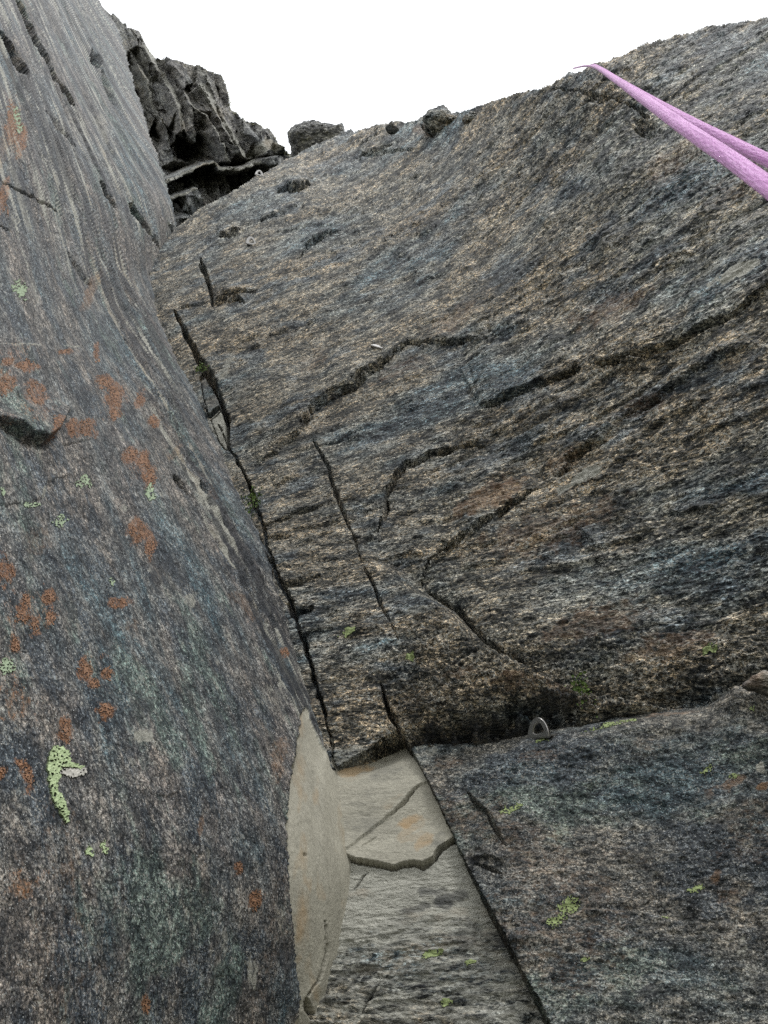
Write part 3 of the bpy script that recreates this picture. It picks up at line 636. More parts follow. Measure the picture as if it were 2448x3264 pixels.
sc_o = L.build('bare_scar', lkeep, M['pale'], 0, parent=wall_l, quads=sq)
sc_o['label'] = 'smooth pale beige strip where the crust has broken away'

# ------------------------------------------------------------------ pale blocks in the recess
def recess(y0): return lambda x, y: QR(x, y)
CD = Sheet(axis(940, 1800, 990, 1740, STEP), axis(2300, 3900, 2340, 3290, STEP), QR)
CD.frame((1045, 2300, .48), (2400, 2150, .52))
X, Y = CD.X, CD.Y; a, c = CD.a, CD.c
CLOW = c8([(300, 1990), (530, 2010), (650, 2050), (760, 2065), (880, 2090), (970, 2120), (1060, 2090), (1160, 2080), (1240, 2110), (1340, 2050), (1400, 1950), (1500, 1890), (1700, 1800)])
clowy = np.interp(CD.xs, [p[0] for p in CLOW], [p[1] for p in CLOW])[None, :] + 4 * perlin(X / 16, 0, 0, 3) + 1.5 * perlin(X / 6, 0, 0, 5)
up = Y < clowy
base = .012 * fbm(a * 1.5, c * 3, 0, 3, seed=201) + .0015 * fbm(a * 12, c * 30, 0, 3, seed=203)
CD.H = base - .012
CD.H += np.where(up, .008 + .006 * smooth(120, 0, clowy - Y), 0)
dl = Y - np.interp(CD.xs, [p[0] for p in LIP], [p[1] for p in LIP], left=2490, right=2354)[None, :]
CD.H -= .035 * (1 - smooth(0, 80, dl)) * smooth(1050, 1250, X)
d, s_, t = polydist(X + 4 * perlin(X / 20, Y / 20, 0, 2), Y, c8([(1260, 1380), (1230, 1390), (1170, 1430), (1100, 1510), (1020, 1580), (950, 1640), (840, 1730), (700, 1850)]))
CD.H += np.where(s_ < 0, .004, -.002) * np.exp(-d / 90) * (Y < clowy)
CD.crack(c8([(1260, 1380), (1230, 1390), (1170, 1430), (1100, 1510), (1020, 1580), (950, 1640)]), 3.0, .010, .3)
CD.crack(CLOW[6:], 5.5, .07, .15, taper=False); CD.crack(CLOW[:7], 5, .04, .15, taper=False)
CD.crack(c8([(690, 1940), (760, 1890), (830, 1840)]), 2.5, .004, .2); CD.crack(c8([(620, 2290), (700, 2180), (760, 2130)]), 3, .012, .2)
lowrough = smooth(2850, 3000, Y)
CD.H += (.008 * lowrough * 1) + .006 * lowrough * fbm(a * 12, c * 40, 0, 4, .65, seed=207)
CD.H += .01 * smooth(2760, 3100, Y)
wv = fbm(a * 2, c * 8, 0, 3, seed=209); CD.H += (.002 + .003 * lowrough) * (saw(c * 9 + wv * 2.5) - .5) * ~up
CD.crack(c5([(1560, 1440), (1585, 1380), (1640, 1300)]), 3, .01, .3)
CD.stain[..., 0] = .25 * smooth(0, .5, fbm(a * 4, c * 6, 0, 3, seed=211))
CD.blob(0, [c8([(1120, 1710)])[0] + (50, 22, 25, .8), c8([(1250, 1880)])[0] + (40, 26, 40, .6), c8([(640, 1230)])[0] + (60, 22, 20, .7), c8([(1150, 1850)])[0] + (60, 20, 20, .4), (1160, 2840, 60, 20, 10, .3)])
CD.stain[..., 2] = .12 * lowrough + .25 * smooth(.0, .5, fbm(a * 3, c * 12, 0, 4, .6, seed=213)) * smooth(2820, 2900, Y) + .3 * smooth(.15, .4, fbm(a * 4, c * 14, 4, 4, .6, seed=215)) * lowrough
CD.blob(2, [c8([(960, 1290)])[0] + (70, 40, 0, .35), (1440, 2860, 70, 30, 15, .75), (1390, 2840, 60, 20, 0, .6), (1330, 2890, 70, 16, 15, .6), (1480, 2980, 60, 60, 0, .55), (1300, 3000, 120, 20, 18, .45), (1200, 3150, 120, 40, 20, .4), (1500, 3150, 120, 70, 20, .4), (1420, 2600, 26, 90, -25, .3)])
CD.stain[..., 1] = np.where(up, .97, .86 - .40 * smooth(2820, 3100, Y + 60 * perlin(X / 90, Y / 50, 0, 5) + .18 * (X - 1200)))
CD.blob(2, [(1150, 2600, 120, 90, 30, .34), (1230, 2450, 90, 50, 30, .4), (1400, 2680, 26, 60, -25, .45), (1240, 2960, 150, 40, 15, .4), (1150, 3100, 90, 60, 15, .4)])  # dark blobs at the pale block's upper left paint its slanting shade
CD.blob(0, [(1310, 2640, 60, 26, 35, .45), (1250, 2560, 50, 20, 35, .3)])
CD.finish()
ex = np.interp(CD.ys, [p[1] for p in SLAB_EDGE], [p[0] for p in SLAB_EDGE])[:, None]
ck = (X < ex + 90) & (X > 950) & (Y > 2345)
upp = up & ck; low = ck & ~up
tag(CD.build('pale_block', upp, M['pale'], .25), 'smooth pale block with a slanting crack, recessed under the dark lip beside the scar', 'rock', None)
low2 = low.copy()
tag(CD.build('streaked_block', low2, M['right'], .25), 'pale block below the jagged split, greyer and lichen-streaked towards the bottom', 'rock', None)

# ------------------------------------------------------------------ lower right slab with the ledge
B = Sheet(axis(1180, 3700, 1280, 2520, STEP), axis(1900, 3900, 2100, 3300, STEP), lambda x, y: QR(x, y))
B.frame((1045, 2300, .48), (2400, 2150, .52))
X, Y = B.X, B.Y; a, c = B.a, B.c; B.sc = np.ones_like(a)
topy = np.interp(B.xs, [p[0] for p in SLAB_TOP], [p[1] for p in SLAB_TOP], left=2400)[None, :]
sdn = Y - topy
rw = 150.0
pr_ = .006 + .045 * smooth(1400, 1700, X)
B.H = pr_ - (pr_ + .03) * (1 - np.clip(sdn / rw, 0, 1)) ** 2 * smooth(1300, 1500, X)
B.H += .02 * fbm(a * 1.3, c * 2.0, 0, 3, seed=301) + .006 * fbm(a * 6, c * 9, 0, 3, seed=303)
wv = fbm(a * 1.6, c * 6, 0, 3, seed=305); B.H += .006 * (saw(c * 4 + wv * 1.6) - .5) * smooth(-.2, .4, fbm(a * 2, c * 3, 0, 2, seed=310))
B.H += .0030 * fbm(a * 28, c * 55, 0, 4, .7, seed=307) + .0016 * np.maximum(0, perlin(a * 90, c * 160, 0, 308))
B.H -= .004 * smooth(.42, .7, perlin(a * 45, c * 60, 0, 309))
B.crack([(1493, 2545), (1519, 2589), (1563, 2633), (1585, 2685), (1615, 2737)], 5, .02, .3)
B.step([(1493, 2545), (1519, 2589), (1563, 2633), (1585, 2685), (1615, 2737)], .012, 60, .3)
B.crack([(1519, 2777), (1556, 2796), (1608, 2825)], 4, .02, .3)
B.crack(c6([(100, 150), (160, 200)]), 3, .0)
B.step(c6([(180, 330), (260, 300), (420, 290)]), .008, 40, .5); B.step(c6([(380, 800), (440, 790), (520, 830)]), .015, 40, .4)
B.step(c6([(440, 1050), (500, 1040), (540, 1060)]), .012, 30, .4); B.step(c6([(520, 1190), (570, 1180), (600, 1200)]), .012, 30, .4)
# the bump at the right end of the ledge with a dark hollow above it
r = np.hypot((X - 2400) / 150, (Y - 2240) / 70); B.H += .03 * (1 - smooth(.2, 1.2, r))
B.stain[..., 0] = .35 * smooth(.1, .6, fbm(a * 3, c * 5, 0, 3, seed=311))
B.blob(0, [c6([(700, 360)])[0] + (90, 30, 10, .4), c6([(1500, 480)])[0] + (90, 24, 20, .6), c6([(1240, 130)])[0] + (120, 16, 5, .5), c6([(1250, 75)])[0] + (40, 8, 5, .9), c6([(1430, 890)])[0] + (24, 34, -40, .6), c6([(280, 360)])[0] + (60, 30, 0, .4), c6([(940, 960)])[0] + (80, 40, 0, .4), c6([(1640, 490)])[0] + (24, 12, 10, .9), c6([(1500, 980)])[0] + (60, 40, 0, .4)])
B.blob(1, [c6([(1640, 410)])[0] + (14, 16, 0, .9), c6([(1010, 630)])[0] + (12, 14, 0, .5), c6([(1550, 1180)])[0] + (22, 44, 0, .45), c6([(1420, 570)])[0] + (34, 10, 20, .45), c6([(1520, 1000)])[0] + (28, 30, 0, .4), c6([(190, 300)])[0] + (60, 26, 15, .42), c6([(560, 1100)])[0] + (30, 60, 0, .35), c6([(600, 1250)])[0] + (50, 40, 0, .3),
            c6([(1600, 1290)])[0] + (40, 30, 0, .4), c6([(1100, 90)])[0] + (160, 14, 5, .5), c6([(860, 115)])[0] + (50, 12, 20, .5), c6([(500, 240)])[0] + (120, 14, 10, .3), c6([(1440, 1220)])[0] + (20, 20, 0, .4)])
B.blob(2, [c6([(1340, 540)])[0] + (90, 30, 20, .5), c6([(1100, 820)])[0] + (120, 60, 0, .4), c6([(1050, 990)])[0] + (90, 50, 0, .35), c6([(300, 920)])[0] + (60, 30, 0, .5), c6([(1350, 1250)])[0] + (90, 50, 10, .45), c6([(1130, 1390)])[0] + (60, 30, 0, .6), c6([(400, 800)])[0] + (26, 14, 0, .8), c6([(1640, 1350)])[0] + (40, 60, 0, .5), c6([(560, 470)])[0] + (110, 50, 0, .3), c6([(260, 500)])[0] + (40, 30, 0, .4)])
for i_ in range(60):
    B.blob(2, [(rng.uniform(1350, 2448), rng.uniform(2300, 3264), rng.uniform(20, 70), rng.uniform(12, 34), 15, rng.uniform(.3, .5))])
for i_ in range(50):
    B.blob(1, [(rng.uniform(1350, 2448), rng.uniform(2300, 3264), rng.uniform(8, 22), rng.uniform(5, 14), 15, rng.uniform(.3, .48))])
B.finish()
ex = np.interp(B.ys, [p[1] for p in SLAB_EDGE], [p[0] for p in SLAB_EDGE])[:, None]
bk = (sdn > 4 * perlin(X / 25, 0, 0, 5) + 2 * perlin(X / 8, 0, 0, 6)) & (X > ex + 3 * perlin(0, Y / 22, 0, 7) + 2 * perlin(0, Y / 8, 0, 17))
slab = tag(B.build('ledge_slab', bk, M['slab'], .35), 'large rounded grey slab with a ledge on top, below the face and right of the pale blocks', 'rock')

# ------------------------------------------------------------------ overhanging crag behind the corner
cp = []
cons = []
def line(pts):
    i = len(cp); cp.extend(pts)
    for k in range(len(pts) - 1): cons.append((i + k, i + k + 1))
line([(60, 40, 0), (190, 105, .3), (240, 195, .3), (310, 265, .25), (400, 305, .3), (580, 335, .35), (720, 395, .35), (780, 535, .25), (790, 600, .2), (880, 695, .2), (980, 715, .15), (1060, 785, .1), (1130, 875, .05), (1175, 925, -.1), (1240, 925, -.2), (1320, 900, -.2), (1500, 860, -.3)])
line([(125, 240, .1), (170, 330, .12), (240, 420, .12), (285, 560, .05), (300, 612, -.1)]); line([(160, 250, -.1), (218, 330, -.2), (264, 430, -.25), (312, 600, -.35)])
line([(316, 622, .05), (375, 730, .05), (408, 840, .0), (445, 950, -.15)]); line([(332, 622, -.25), (394, 735, -.3), (428, 840, -.35), (470, 955, -.5)])
line([(222, 215, .4), (292, 330, .4), (378, 480, .38), (436, 620, .36), (456, 760, .25)]); line([(262, 212, .12), (348, 330, .0), (428, 480, -.05), (482, 620, -.12), (500, 765, -.3)])
line([(474, 520, .3), (522, 625, .35), (622, 668, .38), (690, 810, .32), (765, 962, .15)]); line([(512, 522, .02), (570, 628, .05), (655, 668, .0), (716, 800, -.06), (782, 952, -.2)])
line([(575, 480, .5), (660, 640, .5), (752, 790, .45), (830, 910, .3)]); line([(625, 480, .15), (732, 650, .1), (838, 800, .05), (908, 935, -.1)])
line([(640, 430, .25), (760, 600, .0)]); line([(400, 360, .3), (560, 440, .2)])
for p in ((430, 740, -.5), (520, 820, -.6), (600, 760, -.25), (580, 915, -1.2), (500, 920, -1.2), (650, 870, -.9), (430, 890, -.8), (170, 480, -1.), (220, 560, -1.1), (290, 700, -1.1), (355, 790, -1.), (330, 900, -1.), (350, 1000, -.9), (250, 620, -1.1), (120, 360, -.8),
          (700, 900, -.6), (860, 780, .12), (930, 830, .12), (1000, 775, .15), (905, 950, .0), (1000, 930, .02), (860, 860, -.1), (600, 560, .1), (420, 400, .1), (480, 430, .25), (330, 420, -.15), (380, 600, -.2), (550, 560, -.05), (700, 540, .15)):
    cp.append(p)
line([(360, 1070, -.8), (480, 1018, -.9), (595, 966, -.9), (690, 945, -.8), (715, 985, -.7), (830, 992, -.6), (975, 940, -.4), (1080, 925, -.2)])
line([(360, 1080, .1), (480, 1030, .12), (598, 980, .15), (692, 958, .15), (722, 1000, .2), (830, 1008, .2), (980, 955, .2), (1080, 932, .12), (1180, 925, .0)])
line([(360, 1108, .1), (480, 1062, .12), (600, 998, .15), (684, 975, .15), (712, 1022, .2), (830, 1030, .2), (980, 985, .2), (1080, 990, .12), (1200, 990, .0)])
line([(360, 1122, -.5), (480, 1080, -.6), (600, 1020, -.7), (690, 1010, -.7), (715, 1050, -.7), (830, 1060, -.7), (975, 1030, -.6), (1090, 1060, -.3)])
line([(390, 1192, -.7), (490, 1158, -.7), (572, 1130, -.7)]); line([(390, 1200, -.1), (490, 1168, -.05), (574, 1140, -.02)]); line([(390, 1218, -.1), (500, 1186, -.05), (570, 1152, -.02)])
line([(575, 1140, -.02), (600, 1200, .0), (632, 1285, .0)]); line([(590, 1140, -.7), (618, 1200, -.7), (650, 1285, -.7)])
line([(400, 1250, -.8), (480, 1300, -.7)]); line([(515, 1290, -.15), (600, 1228, -.1)]); line([(440, 1340, -.1), (580, 1328, -.1)]); line([(430, 1400, -.1), (590, 1360, -.2)])
for p in ((700, 1200, -.9), (850, 1100, -.9), (1000, 1100, -.6), (760, 1250, -.8), (-200, -200, -.5), (-200, 700, -1.), (200, 1300, -1.), (1700, 1300, -1), (1500, 700, 0), (800, 100, 0), (0, 1000, -1.), (900, 1300, -1), (500, 1500, -.8), (1700, 100, 0), (-200, 1600, -1.), (1700, 1600, -1)): cp.append(p)
co = [Vector((p[0], p[1])) for p in cp]
rv, re_, rf, ov, oe, of = delaunay_2d_cdt(co, cons, [], 0, 1e-4)
hz = [cp[o[0]][2] if o else None for o in ov]
for i, h in enumerate(hz):
    if h is None: hz[i] = cp[min(range(len(cp)), key=lambda k: (co[k] - rv[i]).length)][2]
G = Sheet(np.arange(300, 1180, 2.6), np.arange(20, 850, 2.6), lambda x, y: .072 + .000062 * (y - 100) + .000006 * (x - 300))
G.frame((400, 100, .07), (700, 700, .1))
go = CAM - G.P0[G.P0.shape[0] // 2, G.P0.shape[1] // 2]; go = go / np.linalg.norm(go) + np.array([.10, 0, .14]); go /= np.linalg.norm(go)
G.N = np.broadcast_to(go, G.P0.shape).copy()                # the blocks jut out towards the foot of the climb
X, Y = G.X, G.Y; U = (X - 350) / .4822; V_ = (Y - 50) / .4822
wx = 10 * perlin(U / 40, V_ / 40, 0, 3) + 4 * perlin(U / 14, V_ / 14, 0, 4); U = U + wx; V_ = V_ + 8 * perlin(U / 40, V_ / 40, 5, 3)
Hc = np.zeros(X.shape)
for fc in rf:
    (x0, y0), (x1, y1), (x2, y2) = [rv[i] for i in fc]
    D = (x1 - x0) * (y2 - y0) - (x2 - x0) * (y1 - y0)
    if abs(D) < 1e-9: continue
    m = (U >= min(x0, x1, x2)) & (U <= max(x0, x1, x2)) & (V_ >= min(y0, y1, y2)) & (V_ <= max(y0, y1, y2))
    l1 = ((U - x0) * (y2 - y0) - (x2 - x0) * (V_ - y0)) / D; l2 = ((x1 - x0) * (V_ - y0) - (U - x0) * (y1 - y0)) / D
    m &= (l1 >= -1e-6) & (l2 >= -1e-6) & (l1 + l2 <= 1 + 1e-6)
    Hc = np.where(m, hz[fc[0]] * (1 - l1 - l2) + hz[fc[1]] * l1 + hz[fc[2]] * l2, Hc)
a, c = G.a, G.c
G.H = Hc * .9
rc = np.random.RandomState(12)
for cnt, hh_, tx, ty in ((34, .13, .0020, .0011), (200, .022, .0014, .0008)):
    cs = np.stack([rc.uniform(-250, 1300, cnt * 2), rc.uniform(-50, 1600, cnt * 2)], 1)
    sx, sy = (1.0, .34) if cnt == 34 else (1.0, .4)
    best = np.full(U.shape, 1e9); hh = np.zeros(U.shape); tn = np.zeros(U.shape)
    Us = U - .45 * V_; 
    for (px, py) in cs:
        px = px - .2 * py
        r0, gx_, gy_ = rc.uniform(-1, 1), rc.normal(), rc.normal() - .4
        d = ((Us - px) * sx) ** 2 + ((V_ - py) * sy) ** 2; m = d < best
        best = np.where(m, d, best); hh = np.where(m, hh_ * r0 + tx * gx_ * (Us - px) + ty * gy_ * (V_ - py), hh); tn = np.where(m, rc.uniform(), tn)
    G.H += np.clip(hh, -.25, .25)
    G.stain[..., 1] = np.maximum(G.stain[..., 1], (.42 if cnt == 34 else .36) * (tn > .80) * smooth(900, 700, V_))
G.H += .010 * fbm(a * 3, c * 9, 0, 4, .6, seed=402)
G.stain[..., 0] = .3 * smooth(0, .5, fbm(a * 1.2, c * 2, 0, 3, seed=405))
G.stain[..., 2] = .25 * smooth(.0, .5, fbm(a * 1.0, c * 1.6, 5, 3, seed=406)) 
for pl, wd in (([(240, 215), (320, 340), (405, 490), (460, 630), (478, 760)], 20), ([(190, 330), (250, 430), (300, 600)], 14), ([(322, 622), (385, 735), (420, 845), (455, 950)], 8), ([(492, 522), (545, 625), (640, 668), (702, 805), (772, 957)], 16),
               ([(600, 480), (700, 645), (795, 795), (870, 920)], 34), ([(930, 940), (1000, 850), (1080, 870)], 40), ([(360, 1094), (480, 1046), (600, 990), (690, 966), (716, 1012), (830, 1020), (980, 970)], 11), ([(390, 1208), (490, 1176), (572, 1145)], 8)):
    dd, _a, _b = polydist(U, V_, pl); G.stain[..., 1] = np.maximum(G.stain[..., 1], .9 * (1 - smooth(wd * .5, wd * 1.1, dd + 5 * perlin(U / 20, V_ / 20, 0, 8))))  # ribs: cleaner rock, with the light on them painted in as pale
G.finish()
CTOP = c7([(-50, -60), (60, 45), (80, 70), (190, 110), (240, 200), (310, 270), (400, 310), (490, 322), (580, 340), (640, 370), (720, 400), (755, 460), (780, 540), (790, 600), (830, 650), (880, 700), (930, 703), (980, 720), (1060, 790), (1130, 880), (1172, 922), (1215, 925), (1260, 905), (1310, 890), (1800, 760)])
cty = np.interp(G.xs, [p[0] for p in CTOP], [p[1] for p in CTOP])[None, :]
gk = (Y > cty + 3 * perlin(X / 14, 0, 0, 3)) & (Y < 850)
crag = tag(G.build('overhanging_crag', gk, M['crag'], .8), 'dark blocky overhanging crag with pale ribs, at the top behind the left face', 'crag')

# ------------------------------------------------------------------ loose rocks
def rock(name, outline, q, depth, mat, seed=0, rings=28, segs=72, rough_=.03, rust=.2):
    """a solid stone whose outline seen from the climber's stance is the traced one; rounded front and back"""
    pts = np.array(outline, float); cx_, cy_ = pts.mean(0)
    ang = np.arctan2(pts[:, 1] - cy_, pts[:, 0] - cx_); rad = np.hypot(pts[:, 0] - cx_, pts[:, 1] - cy_)
    o = np.argsort(ang); ang, rad = ang[o], rad[o]
    th = np.linspace(-math.pi, math.pi, segs, endpoint=False)
    rr = np.interp(th, np.concatenate([ang - 2 * math.pi, ang, ang + 2 * math.pi]), np.tile(rad, 3))
    c0 = unproj(np.array(cx_), np.array(cy_), q); vd = (c0 - CAM) / np.linalg.norm(c0 - CAM)
    V = []
    for i in range(rings + 1):
        ph = math.pi * i / rings
        k = abs(math.sin(ph)) ** .55; z = math.cos(ph); z = math.copysign(abs(z) ** .8, z)
        p = unproj(cx_ + np.cos(th) * rr * k, cy_ + np.sin(th) * rr * k, np.full(segs, q))
        V.append(p - vd * depth * z)
    V = np.concatenate(V)
    d = V - c0; s = 3.0 / max(depth, .05)
    n = d / (np.linalg.norm(d, axis=1)[:, None] + 1e-9)
    cell = np.round(perlin(V[:, 0] * s * .6, V[:, 1] * s * .6, V[:, 2] * s * .6, seed) * 2.5) / 2.5
    V = V + n * (rough_ * (.6 * cell + .45 * fbm(V[:, 0] * s * 2, V[:, 1] * s * 2, V[:, 2] * s * 2, 4, .6, seed=seed + 9)))[:, None]
    Fq = [(i * segs + j, i * segs + (j + 1) % segs, (i + 1) * segs + (j + 1) % segs, (i + 1) * segs + j) for i in range(rings) for j in range(segs)]
    loc = V.mean(0)
    ob = mesh_obj(name, V - loc, np.array(Fq), mat, None, {'foliation': ('FLOAT_VECTOR', V), 'stain': ('FLOAT_COLOR', np.tile([rust, 0, .1, 0], (len(V), 1)))})
    ob.location = loc
    return ob

bo = rock('skyline_boulder', c7([(1175, 770), (1200, 742), (1260, 715), (1320, 700), (1400, 708), (1490, 730), (1532, 708), (1556, 765), (1520, 880), (1380, 960), (1300, 990), (1215, 960), (1195, 860)]), .118, .3, M['crag'], 3, 60, 140, .028)
tag(bo, 'dark blunt boulder perched on the skyline beside the white notch', 'boulder')
for (o_, q, dpt, lab, mt) in (
        (c7([(222, 1235), (290, 1285), (355, 1350), (440, 1440), (452, 1500), (384, 1532), (335, 1460), (290, 1370)]), .186, .05, 'long dark flake of rock leaning in the top of the corner', 'crag'),
        (c7([(362, 1545), (410, 1530), (440, 1560), (425, 1600), (375, 1610)]), .196, .04, 'small grey stone lodged at the foot of the long dark flake', 'slab'),
        (c7([(455, 1520), (500, 1545), (512, 1575), (470, 1590), (440, 1570)]), .198, .03, 'smallest grey stone right of the lodged one under the dark flake', 'slab'),
        (fu([(915, 255), (942, 233), (975, 245), (1000, 248), (1010, 272), (985, 290), (950, 300), (925, 285)]), .168, .16, 'angular grey block standing up from the skyline left of the rope', 'right'),
        (fu([(832, 275), (840, 268), (846, 261), (852, 270), (862, 280), (845, 290)]), .158, .03, 'tiny pointed stone on the skyline right of the boulder', 'slab'),
        (fu([(1000, 256), (1012, 246), (1028, 243), (1040, 250), (1036, 268), (1010, 275)]), .178, .10, 'low grey block on the skyline between the angular one and the rope', 'right'),
        ([(2362, 2186), (2385, 2166), (2415, 2150), (2455, 2140), (2520, 2138), (2540, 2170), (2480, 2198), (2410, 2204)], .572, .025, 'rusty brown stone at the right end of the ledge by the border', 'crag')):
    tag(rock('loose_rock', o_, q, dpt, M[mt], len(lab), 24, 60, dpt * .2, rust=.48 if 'brown' in lab else .2), lab, 'rock')

# ------------------------------------------------------------------ lichens: thin granular crusts lying on the rock
def lichen(s, x, y, rx, ry, ang, mat, lab, group, seed, thick=.0022, ring=0.0, ragged=.55, parent=None, poly=None, gran=0.0):
    R_ = 1.7 * max(rx, ry) + 10
    i0, i1 = np.searchsorted(s.xs, [x - R_, x + R_]); j0, j1 = np.searchsorted(s.ys, [y - R_, y + R_])
    # finer points than the rock's own grid
    k = 2
    ii = np.linspace(i0, i1 - 1, (i1 - i0 - 1) * k + 1); jj = np.linspace(j0, j1 - 1, (j1 - j0 - 1) * k + 1)
    def up(A):
        I0 = np.floor(ii).astype(int); J0 = np.floor(jj).astype(int); I1 = np.minimum(I0 + 1, i1 - 1); J1 = np.minimum(J0 + 1, j1 - 1)
        fi = (ii - I0)[None, :, None] if A.ndim == 3 else (ii - I0)[None, :]; fj = (jj - J0)[:, None, None] if A.ndim == 3 else (jj - J0)[:, None]
        return (A[np.ix_(J0, I0)] * (1 - fi) * (1 - fj) + A[np.ix_(J0, I1)] * fi * (1 - fj) + A[np.ix_(J1, I0)] * (1 - fi) * fj + A[np.ix_(J1, I1)] * fi * fj)
    X, Y, P, N = up(s.X), up(s.Y), up(s.P), up(s.N)
    c_, n_ = math.cos(math.radians(ang)), math.sin(math.radians(ang))
    u = ((X - x) * c_ - (Y - y) * n_) / rx; v = ((X - x) * n_ + (Y - y) * c_) / ry
    rr = np.sqrt(u * u + v * v) + ragged * perlin(X / (rx + ry) * 2.2, Y / (rx + ry) * 2.2, seed, 1) + .5 * ragged * perlin(X / 9, Y / 9, seed, 2)
    m = rr < 1
    if poly is not None: m = inpoly(X + 7 * perlin(X / 14, Y / 14, 0, 3), Y + 7 * perlin(X / 14, Y / 14, 4, 3), poly)
    if ring: m &= rr > ring
    gr = perlin(X / 6.5, Y / 6.5, seed, 5) + .8 * perlin(X / 3.6, Y / 3.6, seed, 6) * (gran > 0) - gran
    m &= gr > (-.46 if poly is not None else -.22 - .5 * (1 - np.clip(rr, 0, 1)))
    if m.sum() < 8: return None
    kq = m[:-1, :-1] & m[1:, :-1] & m[1:, 1:] & m[:-1, 1:]
    if not kq.any(): return None
    idx = np.arange(X.size).reshape(X.shape); j, i = np.nonzero(kq)
    q = np.stack([idx[j, i], idx[j, i + 1], idx[j + 1, i + 1], idx[j + 1, i]], 1)
    used = np.zeros(X.size, bool); used[q.ravel()] = True; rm = np.cumsum(used) - 1; q = rm[q]
    T = thick * (.7 + .8 * np.maximum(0, perlin(X / 5, Y / 5, seed, 6)))
    V = (P + N * (T[..., None] + .0006)).reshape(-1, 3)[used]; Vb = (P - N * .003).reshape(-1, 3)[used]
    n = len(V); kp = np.pad(kq, 1); cc = kp[1:-1, 1:-1]; E = []
    for (nb, a_, b_) in ((kp[1:-1, :-2], (0, 0), (1, 0)), (kp[2:, 1:-1], (1, 0), (1, 1)), (kp[1:-1, 2:], (1, 1), (0, 1)), (kp[:-2, 1:-1], (0, 1), (0, 0))):
        jj2, ii2 = np.nonzero(cc & ~nb); E.append(np.stack([idx[jj2 + a_[0], ii2 + a_[1]], idx[jj2 + b_[0], ii2 + b_[1]]], 1))
    E = rm[np.concatenate(E)]
    side = np.stack([E[:, 1], E[:, 0], E[:, 0] + n, E[:, 1] + n], 1)
    VV = np.concatenate([V, Vb]); loc = V.mean(0)
    o = mesh_obj('lichen', VV - loc, np.concatenate([q, side]), M[mat], parent); o.location = loc
    tag(o, lab, 'lichen', group); return o

i = 0
MARKS = [('the dark hollow at the left border', (120, 1400)), ('the white vein', (150, 1580)), ('the hook-shaped green lichen', (180, 2500)), ('the pale scar', (930, 2750)), ('the twin dark pockets', (600, 1550)), ('the high curved crack', (110, 630)),
         ('the round pale green lichen', (200, 1655)), ('the lowest green lichen', (16, 2132)), ('the grainy dark streak', (560, 1300)), ('the mint green lichen', (68, 922)), ('the buff patch', (446, 2360)), ('the faint green lichen', (354, 1855))]
olab = {}
near = {}
for t_ in OR:
    p = t_[0]([(t_[1], t_[2])])[0]; k = min(range(len(MARKS)), key=lambda m: math.dist(p, MARKS[m][1])); near.setdefault(k, []).append((math.dist(p, MARKS[k][1]), t_, p))
for k, l_ in near.items():
    for r0, (dd, t_, p) in enumerate(sorted(l_, key=lambda e: e[0])):
        size = 'large' if t_[3] * t_[4] > 900 else 'small' if t_[3] * t_[4] < 300 else 'middling'
        shape = 'ring-shaped' if len(t_) > 5 else 'upright' if t_[4] > 1.5 * t_[3] else 'ragged'
        vx, vy = p[0] - MARKS[k][1][0], p[1] - MARKS[k][1][1]
        way = ('right of' if vx > 0 else 'left of') if abs(vx) > abs(vy) else ('below' if vy > 0 else 'above')
        rank = ['', 'second ', 'third ', 'fourth ', 'fifth ', 'sixth ', 'seventh ', 'eighth ', 'ninth ', 'tenth ', 'eleventh ', 'twelfth ', 'thirteenth ', 'fourteenth '][min(r0, 13)]
        olab[id(t_)] = f"{size} {shape} orange lichen {way} {MARKS[k][0]}, {rank}nearest it"
for t_ in OR:
    x, y = t_[0]([(t_[1], t_[2])])[0]
    lichen(L, x, y, t_[3] * .95, t_[4] * .95, rng.uniform(-10, 25), 'orange', olab[id(t_)], 'orange lichens on the left face', i + .37, .0007, ring=t_[5] if len(t_) > 5 else 0, gran=.22); i += 1
big = c5([(230, 280), (265, 275), (290, 310), (300, 350), (350, 372), (358, 388), (310, 380), (255, 375), (245, 420), (235, 470), (262, 510), (285, 570), (282, 615), (262, 618), (240, 570), (210, 520), (195, 460), (192, 360), (200, 310)])
lichen(L, 180, 2510, 130, 150, 0, 'lime', 'largest bright yellow-green lichen, hook-shaped, at the lower left', 'green lichens on the left face', 71, .0035, poly=big)
GRN = [(c5, 378, 735, 18, 26, 'lime', 'small bright yellow-green lichen below the hook-shaped one'), (c5, 437, 720, 14, 30, 'lime', 'narrow yellow-green lichen right of the small bright one at the lower left'),
       (c3, 360, 610, 34, 26, 'mint', 'pale green lichen beside the white vein on the left face'), (c3, 640, 660, 20, 42, 'mint', 'upright pale green lichen left of the dark pocket'), (c3, 272, 768, 26, 26, 'mint', 'round pale green lichen below the white vein'),
       (c3, 140, 700, 30, 12, 'mint', 'thin pale green lichen along the end of the white vein'), (c3, 22, 1415, 24, 34, 'mint', 'pale green lichen on the left border, lowest of its colour'), (c3, 15, 645, 10, 18, 'mint', 'small pale green lichen on the left border at mid height'),
       (c1, 92, 1250, 34, 40, 'mint', 'mint green lichen high on the left face under the curved crack'), (c1, 72, 510, 20, 60, 'mint', 'pale green streak of lichen beside the highest orange one'), (c3, 480, 1040, 10, 24, 'mint', 'faint green lichen right of the blue-grey patch')]
for (cf, x, y, rx, ry, mt, lab) in GRN:
    x, y = cf([(x, y)])[0]; lichen(L, x, y, rx * .8, ry * .8, 10, mt, lab, 'green lichens on the left face', x % 7, .0012, gran=.05)
